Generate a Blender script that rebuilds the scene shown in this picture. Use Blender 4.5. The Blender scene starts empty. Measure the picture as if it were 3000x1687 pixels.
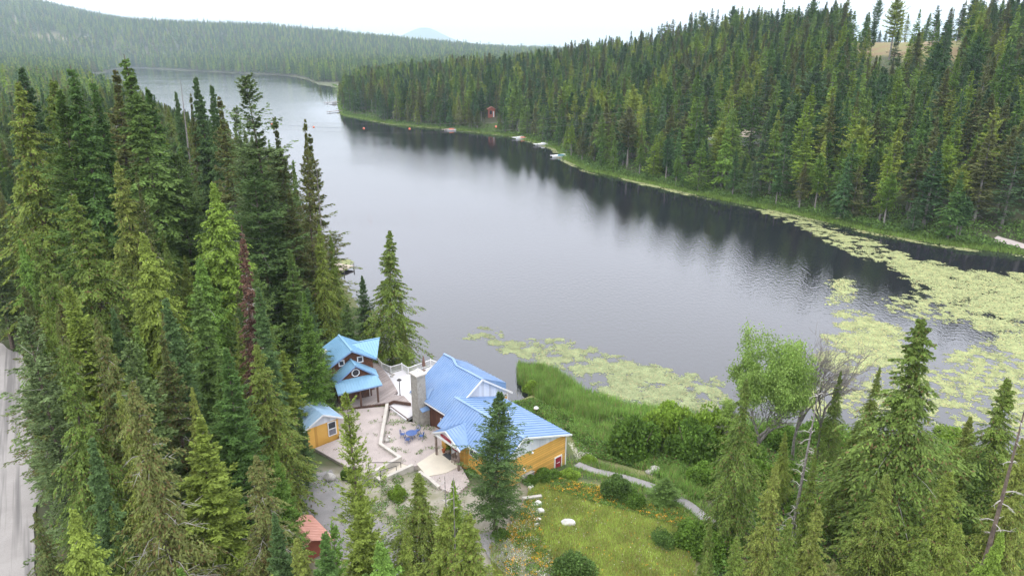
import bpy, math, random
import numpy as np

# ---------------------------------------------------------------- camera, sky, sun, exposure
K = 1.26            # survey units -> metres
CAM_H, FOC, TILT = 38.0, 2040.0, math.radians(18.8)
sc = bpy.context.scene
COL = sc.collection
cam_d = bpy.data.cameras.new('camera'); cam = bpy.data.objects.new('camera', cam_d); COL.objects.link(cam)
cam.location = (0, 0, CAM_H * K); cam.rotation_euler = (math.pi / 2 - TILT, 0, 0)
cam_d.sensor_width = 36.0; cam_d.lens = 36.0 * FOC / 3000.0; cam_d.clip_start = 0.5; cam_d.clip_end = 60000
sc.camera = cam
W = bpy.data.worlds.new('World'); sc.world = W; W.use_nodes = True
wn, wl = W.node_tree.nodes, W.node_tree.links
wn.clear()
wo = wn.new('ShaderNodeOutputWorld'); bg = wn.new('ShaderNodeBackground'); bg.inputs['Strength'].default_value = 0.12
sky = wn.new('ShaderNodeTexSky'); sky.sky_type = 'NISHITA'; sky.sun_disc = False
sky.sun_elevation = math.radians(58); sky.sun_rotation = math.radians(150); sky.dust_density = 4
tc = wn.new('ShaderNodeTexCoord'); sx = wn.new('ShaderNodeSeparateXYZ'); wl.new(tc.outputs['Generated'], sx.inputs[0])
cr = wn.new('ShaderNodeValToRGB'); wl.new(sx.outputs['Z'], cr.inputs[0])      # overcast cloud deck, brighter overhead
el = cr.color_ramp.elements
el[0].position = 0.0; el[0].color = (0.42, 0.42, 0.435, 1)
el[1].position = 1.0; el[1].color = (0.90, 0.90, 0.92, 1)
e = el.new(0.12); e.color = (0.55, 0.56, 0.60, 1)
e = el.new(0.28); e.color = (0.84, 0.86, 0.95, 1)
e = el.new(0.55); e.color = (0.90, 0.91, 0.96, 1)
gm = wn.new('ShaderNodeVectorMath'); gm.operation = 'SCALE'; gm.inputs['Scale'].default_value = 23.0; wl.new(cr.outputs[0], gm.inputs[0])
mx = wn.new('ShaderNodeMix'); mx.data_type = 'RGBA'; mx.inputs[0].default_value = 0.93
wl.new(sky.outputs[0], mx.inputs[6]); wl.new(gm.outputs[0], mx.inputs[7])
wl.new(mx.outputs[2], bg.inputs[0]); wl.new(bg.outputs[0], wo.inputs[0])
sun_d = bpy.data.lights.new('sun', 'SUN'); sun_d.energy = 0.8; sun_d.angle = math.radians(22); sun_d.color = (1, 0.97, 0.92)
sun = bpy.data.objects.new('sun', sun_d); COL.objects.link(sun); sun.location = (0, 0, 300)
sun.rotation_euler = (math.radians(32), 0, math.radians(-30))
sc.view_settings.view_transform = 'Standard'; sc.view_settings.look = 'None'
sc.view_settings.exposure = 0.14; sc.view_settings.gamma = 1.0
sc.render.engine = 'CYCLES'
sc.cycles.max_bounces = 6; sc.cycles.diffuse_bounces = 3; sc.cycles.glossy_bounces = 2; sc.cycles.transmission_bounces = 3
sc.cycles.transparent_max_bounces = 4; sc.cycles.volume_bounces = 1
sc.cycles.use_denoising = True
try:
    sc.cycles.denoiser = 'OPENIMAGEDENOISE'; sc.cycles.denoising_prefilter = 'ACCURATE'
except Exception:
    pass
sc.cycles.use_adaptive_sampling = False

# ---------------------------------------------------------------- survey helpers
_c, _s = math.cos(TILT), math.sin(TILT)
def ray(px, py):
    a = (px - 1500) / FOC; b = (843.5 - py) / FOC
    return np.array([a, _c + b * _s, -_s + b * _c])
def at(px, py, z=0.0):
    r = ray(px, py); t = (z - CAM_H) / r[2]
    return np.array([r[0] * t, r[1] * t, z])
def V(x, y, z=0.0):                      # picture measured at 2576 wide
    return at(x * 1.1646, y * 1.1646, z)
def proj(P):
    P = np.atleast_2d(P); x, y, z = P[:, 0], P[:, 1], P[:, 2] - CAM_H
    d = y * _c - z * _s; v = y * _s + z * _c
    return np.stack([1500 + FOC * x / d, 843.5 - FOC * v / d, d], 1)
def inpoly(pts, poly):
    pts = np.atleast_2d(pts); x, y = pts[:, 0], pts[:, 1]; r = np.zeros(len(x), bool)
    n = len(poly); j = n - 1
    for i in range(n):
        xi, yi = poly[i][0], poly[i][1]; xj, yj = poly[j][0], poly[j][1]
        c = ((yi > y) != (yj > y)) & (x < (xj - xi) * (y - yi) / ((yj - yi) + 1e-12) + xi)
        r ^= c; j = i
    return r
def segdist(pts, poly, closed=True):
    pts = np.atleast_2d(pts)[:, :2]; D = np.full(len(pts), 1e9)
    n = len(poly)
    for i in range(n if closed else n - 1):
        a = np.array(poly[i][:2], float); b = np.array(poly[(i + 1) % n][:2], float); ab = b - a
        t = np.clip(((pts - a) @ ab) / (ab @ ab + 1e-9), 0, 1)
        D = np.minimum(D, np.hypot(*(pts - a - t[:, None] * ab).T))
    return D
_rs = np.random.RandomState(11); _lat = _rs.rand(256, 256)
def vnoise(x, y):
    xi = np.floor(x).astype(int); yi = np.floor(y).astype(int); fx = x - xi; fy = y - yi
    fx = fx * fx * (3 - 2 * fx); fy = fy * fy * (3 - 2 * fy)
    g = lambda a, b: _lat[a & 255, b & 255]
    return (g(xi, yi) * (1 - fx) + g(xi + 1, yi) * fx) * (1 - fy) + (g(xi, yi + 1) * (1 - fx) + g(xi + 1, yi + 1) * fx) * fy
def fbm(x, y, o=4):
    s = 0; a = .5; t = 0
    for i in range(o):
        s = s + a * vnoise(x * 2 ** i + 17 * i, y * 2 ** i + 31 * i); t += a; a *= .55
    return s / t

# lake outline (survey units)
RSH = [V(*p)[:2] for p in [(365,172),(500,180),(640,187),(730,192),(850,215),(850,262),(860,290),(1000,315),(1130,325),(1300,345),(1400,375),(1420,400),(1480,430),(1600,455),(1800,500),(2000,540),(2200,585),(2400,620),(2576,640)]]
LAKE = [tuple(p) for p in RSH] + [(125, 122), (160, 104), (180, 80), (160, 55), (110, 44), (70, 50), (50.6, 57.5), (42.2, 61.3), (22.5, 66.5), (12.1, 69.4),
        (8.8, 72.2), (2.5, 73.5), (-1.5, 71), (-6, 72.5), (-12, 75.5), (-17, 84), (-22, 100), (-30.5, 119), (-38, 124), (-66, 187), (-116, 262), (-175, 360), (-280, 520), (-620, 1030), (-900, 1690)]
CAPE = [tuple(V(*p)[:2]) for p in [(725,190),(770,200),(800,212),(850,221),(900,222),(900,190)]]
def sdf(P):
    P = np.atleast_2d(P)[:, :2]
    d = segdist(P, LAKE); ins = inpoly(P, LAKE)
    s = np.where(ins, -d, d)
    dc = segdist(P, CAPE); ic = inpoly(P, CAPE); sc_ = np.where(ic, -dc, dc)
    return np.maximum(s, -sc_)
def sstep(a, b, x):
    t = np.clip((x - a) / (b - a), 0, 1); return t * t * (3 - 2 * t)
MID = [(170, 88), (60, 98), (20, 170), (-20, 250), (-60, 380), (-140, 520), (-300, 850), (-700, 1500)]
def rightside(P):
    P = np.atleast_2d(P); xm = np.interp(P[:, 1], [m[1] for m in MID], [m[0] for m in MID])
    return (P[:, 0] > xm) & (P[:, 1] > 88)
def terrain(P, d=None):
    P = np.atleast_2d(P)[:, :2]; x, y = P[:, 0], P[:, 1]
    if d is None: d = sdf(P)
    near = 3.25 * sstep(0, 24, d) + 1.5 * sstep(30, 120, d) * (x < 0)
    h = np.where(d < 0, np.maximum(d * .35, -3), near)
    r = rightside(P)
    hm = 40 - 17 * sstep(120, -60, x - 0.28 * (y - 300)) + 6 * (fbm(x / 90, y / 90) - .5)
    hr = .5 * sstep(0, 3, d) + 1.2 * sstep(3, 20, d) + hm * np.clip((d - 4) / 150, 0, 1) ** 1.1
    hr = hr - 22 * sstep(350, 900, y) * sstep(20, 200, d)
    h = np.where((d >= 0) & r, hr, h)
    far = (y > 560) & (d > 0)
    hf = 1 + (16 + 62 * sstep(-150, -1100, x)) * np.clip((d - 30) / 1300, 0, 1) ** .9 + 22 * (fbm(x / 400, y / 400) - .5) * sstep(50, 400, d)
    hf = hf + sstep(0, 260, d) * 205 * np.exp(-(((x + 2200) / 620) ** 2 + ((y - 2500) / 900) ** 2)) + sstep(0, 260, d) * 60 * np.exp(-(((x + 900) / 900) ** 2 + ((y - 2300) / 500) ** 2))
    hf = hf * (1 - .85 * sstep(3400, 5500, y)); wf = sstep(560, 900, y)
    h = np.where(far, h * (1 - wf) + hf * wf, h)
    return h + np.where(d > 3, 0.25 * (fbm(x / 6, y / 6) - .5), 0)

# ---------------------------------------------------------------- object helpers
def tag(o, label=None, cat=None, group=None, kind=None):
    if label: o['label'] = label
    if cat: o['category'] = cat
    if group: o['group'] = group
    if kind: o['kind'] = kind
    return o
def empty(name, loc, label=None, cat=None, group=None, rz=0.0):
    o = bpy.data.objects.new(name, None); COL.objects.link(o); o.empty_display_size = .3
    o.location = tuple(np.array(loc, float) * K); o.rotation_euler = (0, 0, rz)
    return tag(o, label, cat, group)
def setmesh(me, Vt, Fc):
    """Fc: (m,k) int array or list of index lists"""
    Vt = np.asarray(Vt, np.float32)
    if isinstance(Fc, np.ndarray):
        m, k = Fc.shape
        me.vertices.add(len(Vt)); me.vertices.foreach_set('co', Vt.ravel())
        me.loops.add(m * k); me.loops.foreach_set('vertex_index', Fc.astype(np.int32).ravel())
        me.polygons.add(m); me.polygons.foreach_set('loop_start', np.arange(0, m * k, k, dtype=np.int32))
        me.update(calc_edges=True)
    else:
        me.from_pydata([tuple(map(float, v)) for v in Vt], [], [list(map(int, f)) for f in Fc]); me.update()
def mk(name, Vt, Fc, mat, parent=None, base=None, smooth=False, rz=0.0):
    """base: world survey point used as origin (top-level); with parent: verts are world coords, or local if base == 'local'"""
    me = bpy.data.meshes.new(name); Vt = np.asarray(Vt, float).reshape(-1, 3)
    if parent is not None:
        if isinstance(base, str): L = Vt * K
        else:
            p = parent; off = np.zeros(3)
            while p is not None: off += np.array(p.location); p = p.parent
            L = Vt * K - off
        setmesh(me, L, Fc); o = bpy.data.objects.new(name, me); o.parent = parent
    else:
        if base is None: base = (0, 0, 0)
        b = np.array(base, float); setmesh(me, (Vt - b) * K, Fc); o = bpy.data.objects.new(name, me); o.location = tuple(b * K)
    if mat is not None: me.materials.append(mat)
    if smooth: me.polygons.foreach_set('use_smooth', np.ones(len(me.polygons), bool))
    COL.objects.link(o); return o
class MB:
    def __init__(s): s.v = []; s.f = []
    def add(s, V_, F_):
        n = len(s.v); s.v += [tuple(map(float, p)) for p in V_]; s.f += [[i + n for i in f] for f in F_]; return s
    def hexa(s, b, t):                    # 4 bottom + 4 top points
        return s.add(list(b) + list(t), [(3,2,1,0),(4,5,6,7),(0,1,5,4),(1,2,6,5),(2,3,7,6),(3,0,4,7)])
    def box(s, fr, a0, a1, b0, b1, z0, z1):
        q = [fr(a0,b0,z0),fr(a1,b0,z0),fr(a1,b1,z0),fr(a0,b1,z0)]; t = [fr(a0,b0,z1),fr(a1,b0,z1),fr(a1,b1,z1),fr(a0,b1,z1)]
        return s.hexa(q, t)
    def bar(s, p, q, w, h=None, up=(0,0,1)):
        h = h or w; p = np.array(p, float); q = np.array(q, float); d = q - p; d /= np.linalg.norm(d)
        u_ = np.array(up, float)
        if abs(d @ u_) > .95: u_ = np.array([1., 0, 0])
        a = np.cross(d, u_); a /= np.linalg.norm(a); b = np.cross(a, d)
        c = [a*w/2+b*h/2, -a*w/2+b*h/2, -a*w/2-b*h/2, a*w/2-b*h/2]
        return s.hexa([p+k for k in c], [q+k for k in c])
    def tube(s, pts, rad, n=8, cap=True):
        pts = np.array(pts, float); m = len(pts); R_ = rad if hasattr(rad, '__len__') else [rad]*m; V_ = []; F_ = []
        for i in range(m):
            d = pts[min(i+1,m-1)] - pts[max(i-1,0)]; d /= np.linalg.norm(d) + 1e-9
            a = np.cross(d, (0,0,1) if abs(d[2]) < .9 else (1,0,0)); a /= np.linalg.norm(a); b = np.cross(d, a)
            for k in range(n):
                t = 2*math.pi*k/n; V_.append(pts[i] + R_[i]*(a*math.cos(t)+b*math.sin(t)))
        for i in range(m-1):
            for k in range(n): F_.append((i*n+k, i*n+(k+1)%n, (i+1)*n+(k+1)%n, (i+1)*n+k))
        if cap: F_.append(tuple(range(n))[::-1]); F_.append(tuple(range((m-1)*n, m*n)))
        return s.add(V_, F_)
    def lathe(s, c, prof, n=16):
        c = np.array(c, float); V_ = []; F_ = []; m = len(prof)
        for r, z in prof:
            for k in range(n): t = 2*math.pi*k/n; V_.append(c + (r*math.cos(t), r*math.sin(t), z))
        for i in range(m-1):
            for k in range(n): F_.append((i*n+k, i*n+(k+1)%n, (i+1)*n+(k+1)%n, (i+1)*n+k))
        F_.append(tuple(range(n))[::-1]); F_.append(tuple(range((m-1)*n, m*n)))
        return s.add(V_, F_)
    def prism(s, poly, z0, z1):
        n = len(poly); B_ = [(p[0],p[1],z0 if not hasattr(z0,'__len__') else z0[i]) for i,p in enumerate(poly)]; T_ = [(p[0],p[1],z1 if not hasattr(z1,'__len__') else z1[i]) for i,p in enumerate(poly)]
        return s.add(B_+T_, [tuple(range(n))[::-1], tuple(range(n,2*n))] + [(i,(i+1)%n,n+(i+1)%n,n+i) for i in range(n)])
    def slab(s, pts, th=.06):             # planar polygon in 3D, thickened downwards
        n = len(pts); B_ = [np.array(p, float) - (0,0,th) for p in pts]
        return s.add(B_ + [np.array(p, float) for p in pts], [tuple(range(n))[::-1], tuple(range(n,2*n))] + [(i,(i+1)%n,n+(i+1)%n,n+i) for i in range(n)])
    def ribs(s, pts, d, step=.32, w=.045, h=.06):   # standing seams over a planar polygon along direction d
        pts = [np.array(p, float) for p in pts]; d = np.array(d, float); d /= np.linalg.norm(d)
        nn = np.cross(pts[1]-pts[0], pts[2]-pts[0]); nn /= np.linalg.norm(nn)
        if nn[2] < 0: nn = -nn
        e_ = np.cross(nn, d); o = pts[0]; q = [((p-o)@e_, (p-o)@d) for p in pts]
        lo = min(a for a,_ in q); hi = max(a for a,_ in q); k = lo + step*.5
        while k < hi:
            xs = []
            for i in range(len(q)):
                (a0,b0),(a1,b1) = q[i], q[(i+1)%len(q)]
                if (a0-k)*(a1-k) < 0: xs.append(b0+(b1-b0)*(k-a0)/(a1-a0))
            xs.sort()
            for i in range(0, len(xs)-1, 2):
                if xs[i+1]-xs[i] > .15:
                    A_ = o+e_*k+d*(xs[i]+.01)+nn*h*.4; B_ = o+e_*k+d*(xs[i+1]-.01)+nn*h*.4
                    s.bar(A_, B_, w, h, up=nn)
            k += step
        return s
    def obj(s, name, mat, parent=None, base=None, smooth=False): return mk(name, s.v, s.f, mat, parent, base, smooth)

# ---------------------------------------------------------------- materials
def newmat(name):
    m = bpy.data.materials.new(name); m.use_nodes = True; nt = m.node_tree; return m, nt, nt.nodes['Principled BSDF']
def noisemix(nt, c1, c2, scale, detail=4, lo=.35, hi=.65, vec=None, rough=.6):
    n = nt.nodes.new('ShaderNodeTexNoise'); n.inputs['Scale'].default_value = scale; n.inputs['Detail'].default_value = detail; n.inputs['Roughness'].default_value = rough
    if vec is None:
        t = nt.nodes.new('ShaderNodeTexCoord'); vec = t.outputs['Object']
    nt.links.new(vec, n.inputs['Vector'])
    r = nt.nodes.new('ShaderNodeMapRange'); r.inputs[1].default_value = lo; r.inputs[2].default_value = hi; nt.links.new(n.outputs['Fac'], r.inputs[0])
    x = nt.nodes.new('ShaderNodeMix'); x.data_type = 'RGBA'; nt.links.new(r.outputs[0], x.inputs[0])
    for k, c in ((6, c1), (7, c2)):
        if isinstance(c, (tuple, list)): x.inputs[k].default_value = (*c, 1)
        else: nt.links.new(c, x.inputs[k])
    return x.outputs[2], n
def bump(nt, bs, src, strength=.3, dist=.05):
    b = nt.nodes.new('ShaderNodeBump'); b.inputs['Strength'].default_value = strength; b.inputs['Distance'].default_value = dist
    nt.links.new(src, b.inputs['Height']); nt.links.new(b.outputs[0], bs.inputs['Normal']); return b
def mat(name, c1, c2=None, scale=2.0, rough=.7, metal=0.0, bmp=0.0, fine=None):
    m, nt, bs = newmat(name); c2 = c2 or tuple(k * .8 for k in c1)
    col, n = noisemix(nt, c1, c2, scale)
    if fine: col, n2 = noisemix(nt, col, fine[0], fine[1], 2, fine[2], fine[3])
    nt.links.new(col, bs.inputs['Base Color']); bs.inputs['Roughness'].default_value = rough; bs.inputs['Metallic'].default_value = metal
    if bmp: bump(nt, bs, (n2 if fine else n).outputs['Fac'], bmp)
    return m
def wavemat(name, c1, c2, axis='Z', scale=1.2, rough=.6, prof='SAW', bmp=.5, dark=(0.1,.1,.1), ratio=.12, rot=0.0, stain=1.0):
    """lap siding / boards: dark joint lines plus bump"""
    m, nt, bs = newmat(name)
    col, n = noisemix(nt, c1, c2, stain)
    t = nt.nodes.new('ShaderNodeTexCoord'); mp = nt.nodes.new('ShaderNodeMapping'); mp.inputs['Rotation'].default_value = (0, 0, rot); nt.links.new(t.outputs['Object'], mp.inputs[0])
    s_ = nt.nodes.new('ShaderNodeSeparateXYZ'); nt.links.new(mp.outputs[0], s_.inputs[0])
    a = nt.nodes.new('ShaderNodeMath'); a.operation = 'MULTIPLY'; a.inputs[1].default_value = scale; nt.links.new(s_.outputs[axis], a.inputs[0])
    f = nt.nodes.new('ShaderNodeMath'); f.operation = 'FRACT'; nt.links.new(a.outputs[0], f.inputs[0])
    l = nt.nodes.new('ShaderNodeMath'); l.operation = 'LESS_THAN'; l.inputs[1].default_value = ratio; nt.links.new(f.outputs[0], l.inputs[0])
    fl = nt.nodes.new('ShaderNodeMath'); fl.operation = 'FLOOR'; nt.links.new(a.outputs[0], fl.inputs[0])
    wn_ = nt.nodes.new('ShaderNodeTexWhiteNoise'); wn_.noise_dimensions = '1D'; nt.links.new(fl.outputs[0], wn_.inputs['W'])
    mr = nt.nodes.new('ShaderNodeMapRange'); mr.inputs[3].default_value = .82; mr.inputs[4].default_value = 1.12; nt.links.new(wn_.outputs['Value'], mr.inputs[0])
    sc2 = nt.nodes.new('ShaderNodeVectorMath'); sc2.operation = 'SCALE'; nt.links.new(col, sc2.inputs[0]); nt.links.new(mr.outputs[0], sc2.inputs['Scale'])
    x = nt.nodes.new('ShaderNodeMix'); x.data_type = 'RGBA'; nt.links.new(l.outputs[0], x.inputs[0]); nt.links.new(sc2.outputs[0], x.inputs[6]); x.inputs[7].default_value = (*dark, 1)
    nt.links.new(x.outputs[2], bs.inputs['Base Color']); bs.inputs['Roughness'].default_value = rough
    bump(nt, bs, f.outputs[0], bmp, .03)
    return m
def leafmat(name, cols, trans=.25, brown=0.0, spread=.35, bcol=(.17,.125,.05)):
    m, nt, bs = newmat(name)
    oi = nt.nodes.new('ShaderNodeObjectInfo'); rp = nt.nodes.new('ShaderNodeValToRGB'); nt.links.new(oi.outputs['Random'], rp.inputs[0])
    r = rp.color_ramp; r.interpolation = 'CONSTANT'
    while len(r.elements) < len(cols): r.elements.new(.5)
    if len(cols) == 1: cols = [cols[0], tuple(k * 1.12 for k in cols[0])]
    for i, c in enumerate(cols): r.elements[i].position = i / len(cols); r.elements[i].color = (*c, 1)
    g = nt.nodes.new('ShaderNodeNewGeometry')
    mr = nt.nodes.new('ShaderNodeMapRange'); mr.inputs[3].default_value = 1 - spread; mr.inputs[4].default_value = 1 + spread; nt.links.new(g.outputs['Random Per Island'], mr.inputs[0])
    s1 = nt.nodes.new('ShaderNodeVectorMath'); s1.operation = 'SCALE'; nt.links.new(rp.outputs[0], s1.inputs[0]); nt.links.new(mr.outputs[0], s1.inputs['Scale'])
    t = nt.nodes.new('ShaderNodeTexCoord'); n = nt.nodes.new('ShaderNodeTexNoise'); n.inputs['Scale'].default_value = .55; n.inputs['Detail'].default_value = 3; nt.links.new(t.outputs['Object'], n.inputs['Vector'])
    m2 = nt.nodes.new('ShaderNodeMapRange'); m2.inputs[1].default_value = .3; m2.inputs[2].default_value = .7; m2.inputs[3].default_value = .72; m2.inputs[4].default_value = 1.3; nt.links.new(n.outputs['Fac'], m2.inputs[0])
    s2 = nt.nodes.new('ShaderNodeVectorMath'); s2.operation = 'SCALE'; nt.links.new(s1.outputs[0], s2.inputs[0]); nt.links.new(m2.outputs[0], s2.inputs['Scale'])
    out = s2.outputs[0]
    if brown > 0:
        lt = nt.nodes.new('ShaderNodeMath'); lt.operation = 'LESS_THAN'; lt.inputs[1].default_value = brown; nt.links.new(g.outputs['Random Per Island'], lt.inputs[0])
        bx = nt.nodes.new('ShaderNodeMix'); bx.data_type = 'RGBA'; nt.links.new(lt.outputs[0], bx.inputs[0]); nt.links.new(out, bx.inputs[6]); bx.inputs[7].default_value = (*bcol, 1); out = bx.outputs[2]
    nt.links.new(out, bs.inputs['Base Color']); bs.inputs['Roughness'].default_value = .75; bs.inputs['Specular IOR Level'].default_value = .25
    tr = nt.nodes.new('ShaderNodeBsdfTranslucent'); nt.links.new(out, tr.inputs['Color'])
    ms = nt.nodes.new('ShaderNodeMixShader'); ms.inputs[0].default_value = trans
    nt.links.new(bs.outputs[0], ms.inputs[1]); nt.links.new(tr.outputs[0], ms.inputs[2])
    nt.links.new(ms.outputs[0], nt.nodes['Material Output'].inputs['Surface'])
    return m
M = {}
M['fir'] = leafmat('fir_needles', [(0.126,0.205,0.049),(0.096,0.165,0.054),(0.155,0.238,0.049),(0.118,0.198,0.043)])
M['spruce'] = leafmat('spruce_needles', [(0.113,0.182,0.048),(0.091,0.155,0.044),(0.136,0.209,0.052)])
M['cedar'] = leafmat('cedar_sprays', [(.19,.25,.045),(.15,.215,.04),(.215,.26,.055),(.17,.225,.045),(.135,.20,.04)], brown=.07)
M['bright'] = leafmat('new_growth_needles', [(0.198,0.294,0.046),(0.149,0.258,0.046),(0.234,0.304,0.055)])
M['olive'] = leafmat('olive_sprays', [(0.157,0.194,0.054),(0.135,0.178,0.054),(0.173,0.200,0.059)], brown=.18)
M['deep'] = leafmat('deep_green_needles', [(0.101,0.188,0.045),(0.092,0.165,0.057),(0.151,0.240,0.057)])
M['dead'] = leafmat('dead_needles', [(.12,.065,.045),(.10,.055,.04)], trans=.1)
M['pale'] = leafmat('pale_needles', [(0.153,0.216,0.081),(0.135,0.198,0.065)])
M['aspen'] = leafmat('aspen_leaves', [(.31,.43,.105),(.27,.39,.10)], trans=.45)
M['bush'] = leafmat('bush_leaves', [(.12,.215,.035),(.15,.26,.04)], trans=.3)
M['bushlight'] = leafmat('light_bush_leaves', [(.23,.35,.05),(.19,.32,.06)], trans=.35)
M['far'] = leafmat('forest_needles', [(0.088,0.172,0.040),(0.161,0.276,0.040),(0.088,0.179,0.051),(0.249,0.359,0.045),(0.095,0.166,0.068),(0.293,0.359,0.057),(0.117,0.221,0.045),(0.176,0.193,0.068),(0.073,0.152,0.051),(0.205,0.317,0.062)], spread=.3)
M['bark'] = mat('bark', (.17,.13,.10), (.08,.06,.05), 3, .95, bmp=.6)
M['greybark'] = mat('grey_bark', (.30,.28,.26), (.15,.13,.12), 4, .95, bmp=.5)
M['twig'] = mat('bare_twigs', (.42,.40,.37), (.30,.27,.24), 2, .95)
M['blue'] = mat('blue_metal_roof', (.165,.275,.48), (.21,.315,.505), .6, .42, .0)
M['lightblue'] = mat('sky_blue_metal_roof', (.185,.36,.52), (.21,.39,.55), .6, .42, .0)
M['paleblue'] = mat('faded_blue_roof', (.27,.41,.55), (.34,.47,.60), .8, .5)
M['green_roof'] = mat('green_metal_roof', (.16,.38,.30), (.22,.45,.36), 1, .5)
M['white'] = mat('white_trim', (.78,.78,.78), (.70,.71,.73), 1.5, .6)
M['whiteboard'] = wavemat('white_gable_boards', (.70,.73,.80), (.67,.70,.77), 'X', 2.6, dark=(.60,.64,.71), ratio=.06, rot=-.72)
M['orange'] = wavemat('orange_lap_siding', (.80,.46,.115), (.74,.41,.10), 'Z', 3.6, dark=(.50,.27,.06), ratio=.16)
M['orangev'] = wavemat('orange_board_siding', (.80,.46,.105), (.74,.41,.09), 'Y', 2.4, dark=(.55,.29,.06), ratio=.1, rot=-.85)
M['brownv'] = wavemat('brown_board_siding', (.17,.07,.04), (.11,.045,.03), 'Y', 3.0, dark=(.05,.022,.016), ratio=.2, rot=-.85)
M['shingle'] = mat('cedar_shingles', (.17,.065,.028), (.075,.03,.016), 3.5, .85, bmp=.6, fine=((.04,.018,.012), 9, .5, .75))
M['deckwood'] = wavemat('weathered_deck_boards', (.42,.36,.345), (.34,.29,.28), 'X', 4.5, rough=.85, dark=(.16,.13,.12), ratio=.12, rot=math.radians(29))
M['wood'] = mat('weathered_wood', (.30,.24,.21), (.17,.13,.11), 3, .85, bmp=.3)
M['darkwood'] = mat('dark_timber', (.13,.07,.05), (.07,.04,.03), 3, .8)
M['deckwhite'] = mat('pale_deck_coating', (.66,.65,.67), (.58,.57,.59), .7, .7, fine=((.52,.50,.52), 14, .55, .8))
M['concrete'] = mat('concrete', (.55,.51,.46), (.45,.42,.385), 1.2, .85, bmp=.15, fine=((.36,.34,.31), 9, .55, .85))
M['formed'] = mat('board_formed_concrete', (.44,.42,.38), (.30,.285,.26), 2.5, .9, bmp=.4, fine=((.22,.21,.19), 11, .52, .75))
M['patio'] = mat('patio_concrete', (.62,.56,.46), (.55,.50,.42), .8, .85, fine=((.40,.37,.33), 8, .6, .9))
M['gravel'] = mat('pink_gravel', (.50,.43,.41), (.42,.365,.345), .8, .95, bmp=.35, fine=((.26,.23,.22), 16, .48, .72))
M['greygravel'] = mat('grey_gravel', (.30,.285,.285), (.235,.225,.225), .7, .95, bmp=.3, fine=((.15,.14,.14), 14, .5, .75))
M['glass'] = mat('dark_window_glass', (.03,.035,.045), (.05,.055,.07), .5, .08)
M['screen'] = mat('grey_screen', (.20,.20,.24), (.15,.15,.18), 3, .5)
M['maroon'] = mat('maroon_paint', (.32,.02,.045), (.26,.016,.035), 2, .5)
M['bluemetal'] = mat('blue_painted_iron', (.07,.13,.34), (.05,.10,.28), 6, .5)
M['black'] = mat('black_metal', (.035,.028,.03), (.02,.018,.02), 5, .5)
M['mat'] = mat('dark_rubber_mat', (.06,.062,.068), (.045,.046,.05), 6, .9)
M['rock'] = mat('grey_rock', (.46,.44,.41), (.30,.28,.26), 2, .9, bmp=.5, fine=((.20,.19,.18), 9, .55, .8))
M['whiterock'] = mat('white_rock', (.74,.72,.70), (.60,.57,.55), 1.5, .9, bmp=.4)
M['redroof'] = mat('faded_red_roof', (.60,.31,.245), (.52,.26,.20), 1.2, .6)
M['redpaint'] = mat('faded_red_walls', (.45,.13,.09), (.35,.10,.07), 2, .7)
M['tan'] = mat('tan_walls', (.52,.44,.36), (.44,.37,.30), 2, .7)
M['boatwhite'] = mat('white_hull', (.75,.76,.78), (.66,.67,.69), 2, .35)
M['boatorange'] = mat('orange_boat_cover', (.55,.15,.07), (.45,.12,.06), 2, .6)
M['teal'] = mat('teal_boat_cover', (.05,.22,.27), (.04,.17,.22), 2, .6)
M['ball'] = mat('orange_marker_ball', (.75,.22,.12), (.65,.18,.10), 2, .5)
M['umbrella'] = mat('brown_umbrella_cloth', (.20,.11,.085), (.13,.075,.06), 4, .85)
M['terracotta'] = mat('terracotta', (.45,.13,.05), (.36,.10,.04), 4, .8)
M['pad'] = leafmat('lily_pads', [(.195,.225,.11)], trans=.0, spread=.35, brown=.10, bcol=(.30,.26,.13))
M['padr'] = leafmat('yellow_lily_pads', [(.205,.23,.10)], trans=.0, spread=.35, brown=.12, bcol=(.38,.34,.15))
M['reed'] = leafmat('reed_blades', [(.20,.33,.075)], trans=.35, spread=.45, brown=.12, bcol=(.36,.31,.14))
M['grass'] = leafmat('meadow_grass', [(.35,.44,.10)], trans=.3, spread=.6, brown=.2, bcol=(.42,.34,.14))
M['cover'] = leafmat('ground_cover_leaves', [(.12,.215,.045)], trans=.3, spread=.5, brown=.08, bcol=(.2,.14,.07))
M['shoregrass'] = leafmat('shore_grass', [(.17,.26,.055)], trans=.3, spread=.35)
M['shorebush'] = leafmat('shore_shrub_leaves', [(.11,.19,.045)], trans=.3, spread=.4)
M['orangefl'] = leafmat('orange_flowers', [(.68,.36,.04)], trans=.2, spread=.2)
M['whitefl'] = leafmat('white_flowers', [(.80,.78,.70)], trans=.2, spread=.1)

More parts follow.
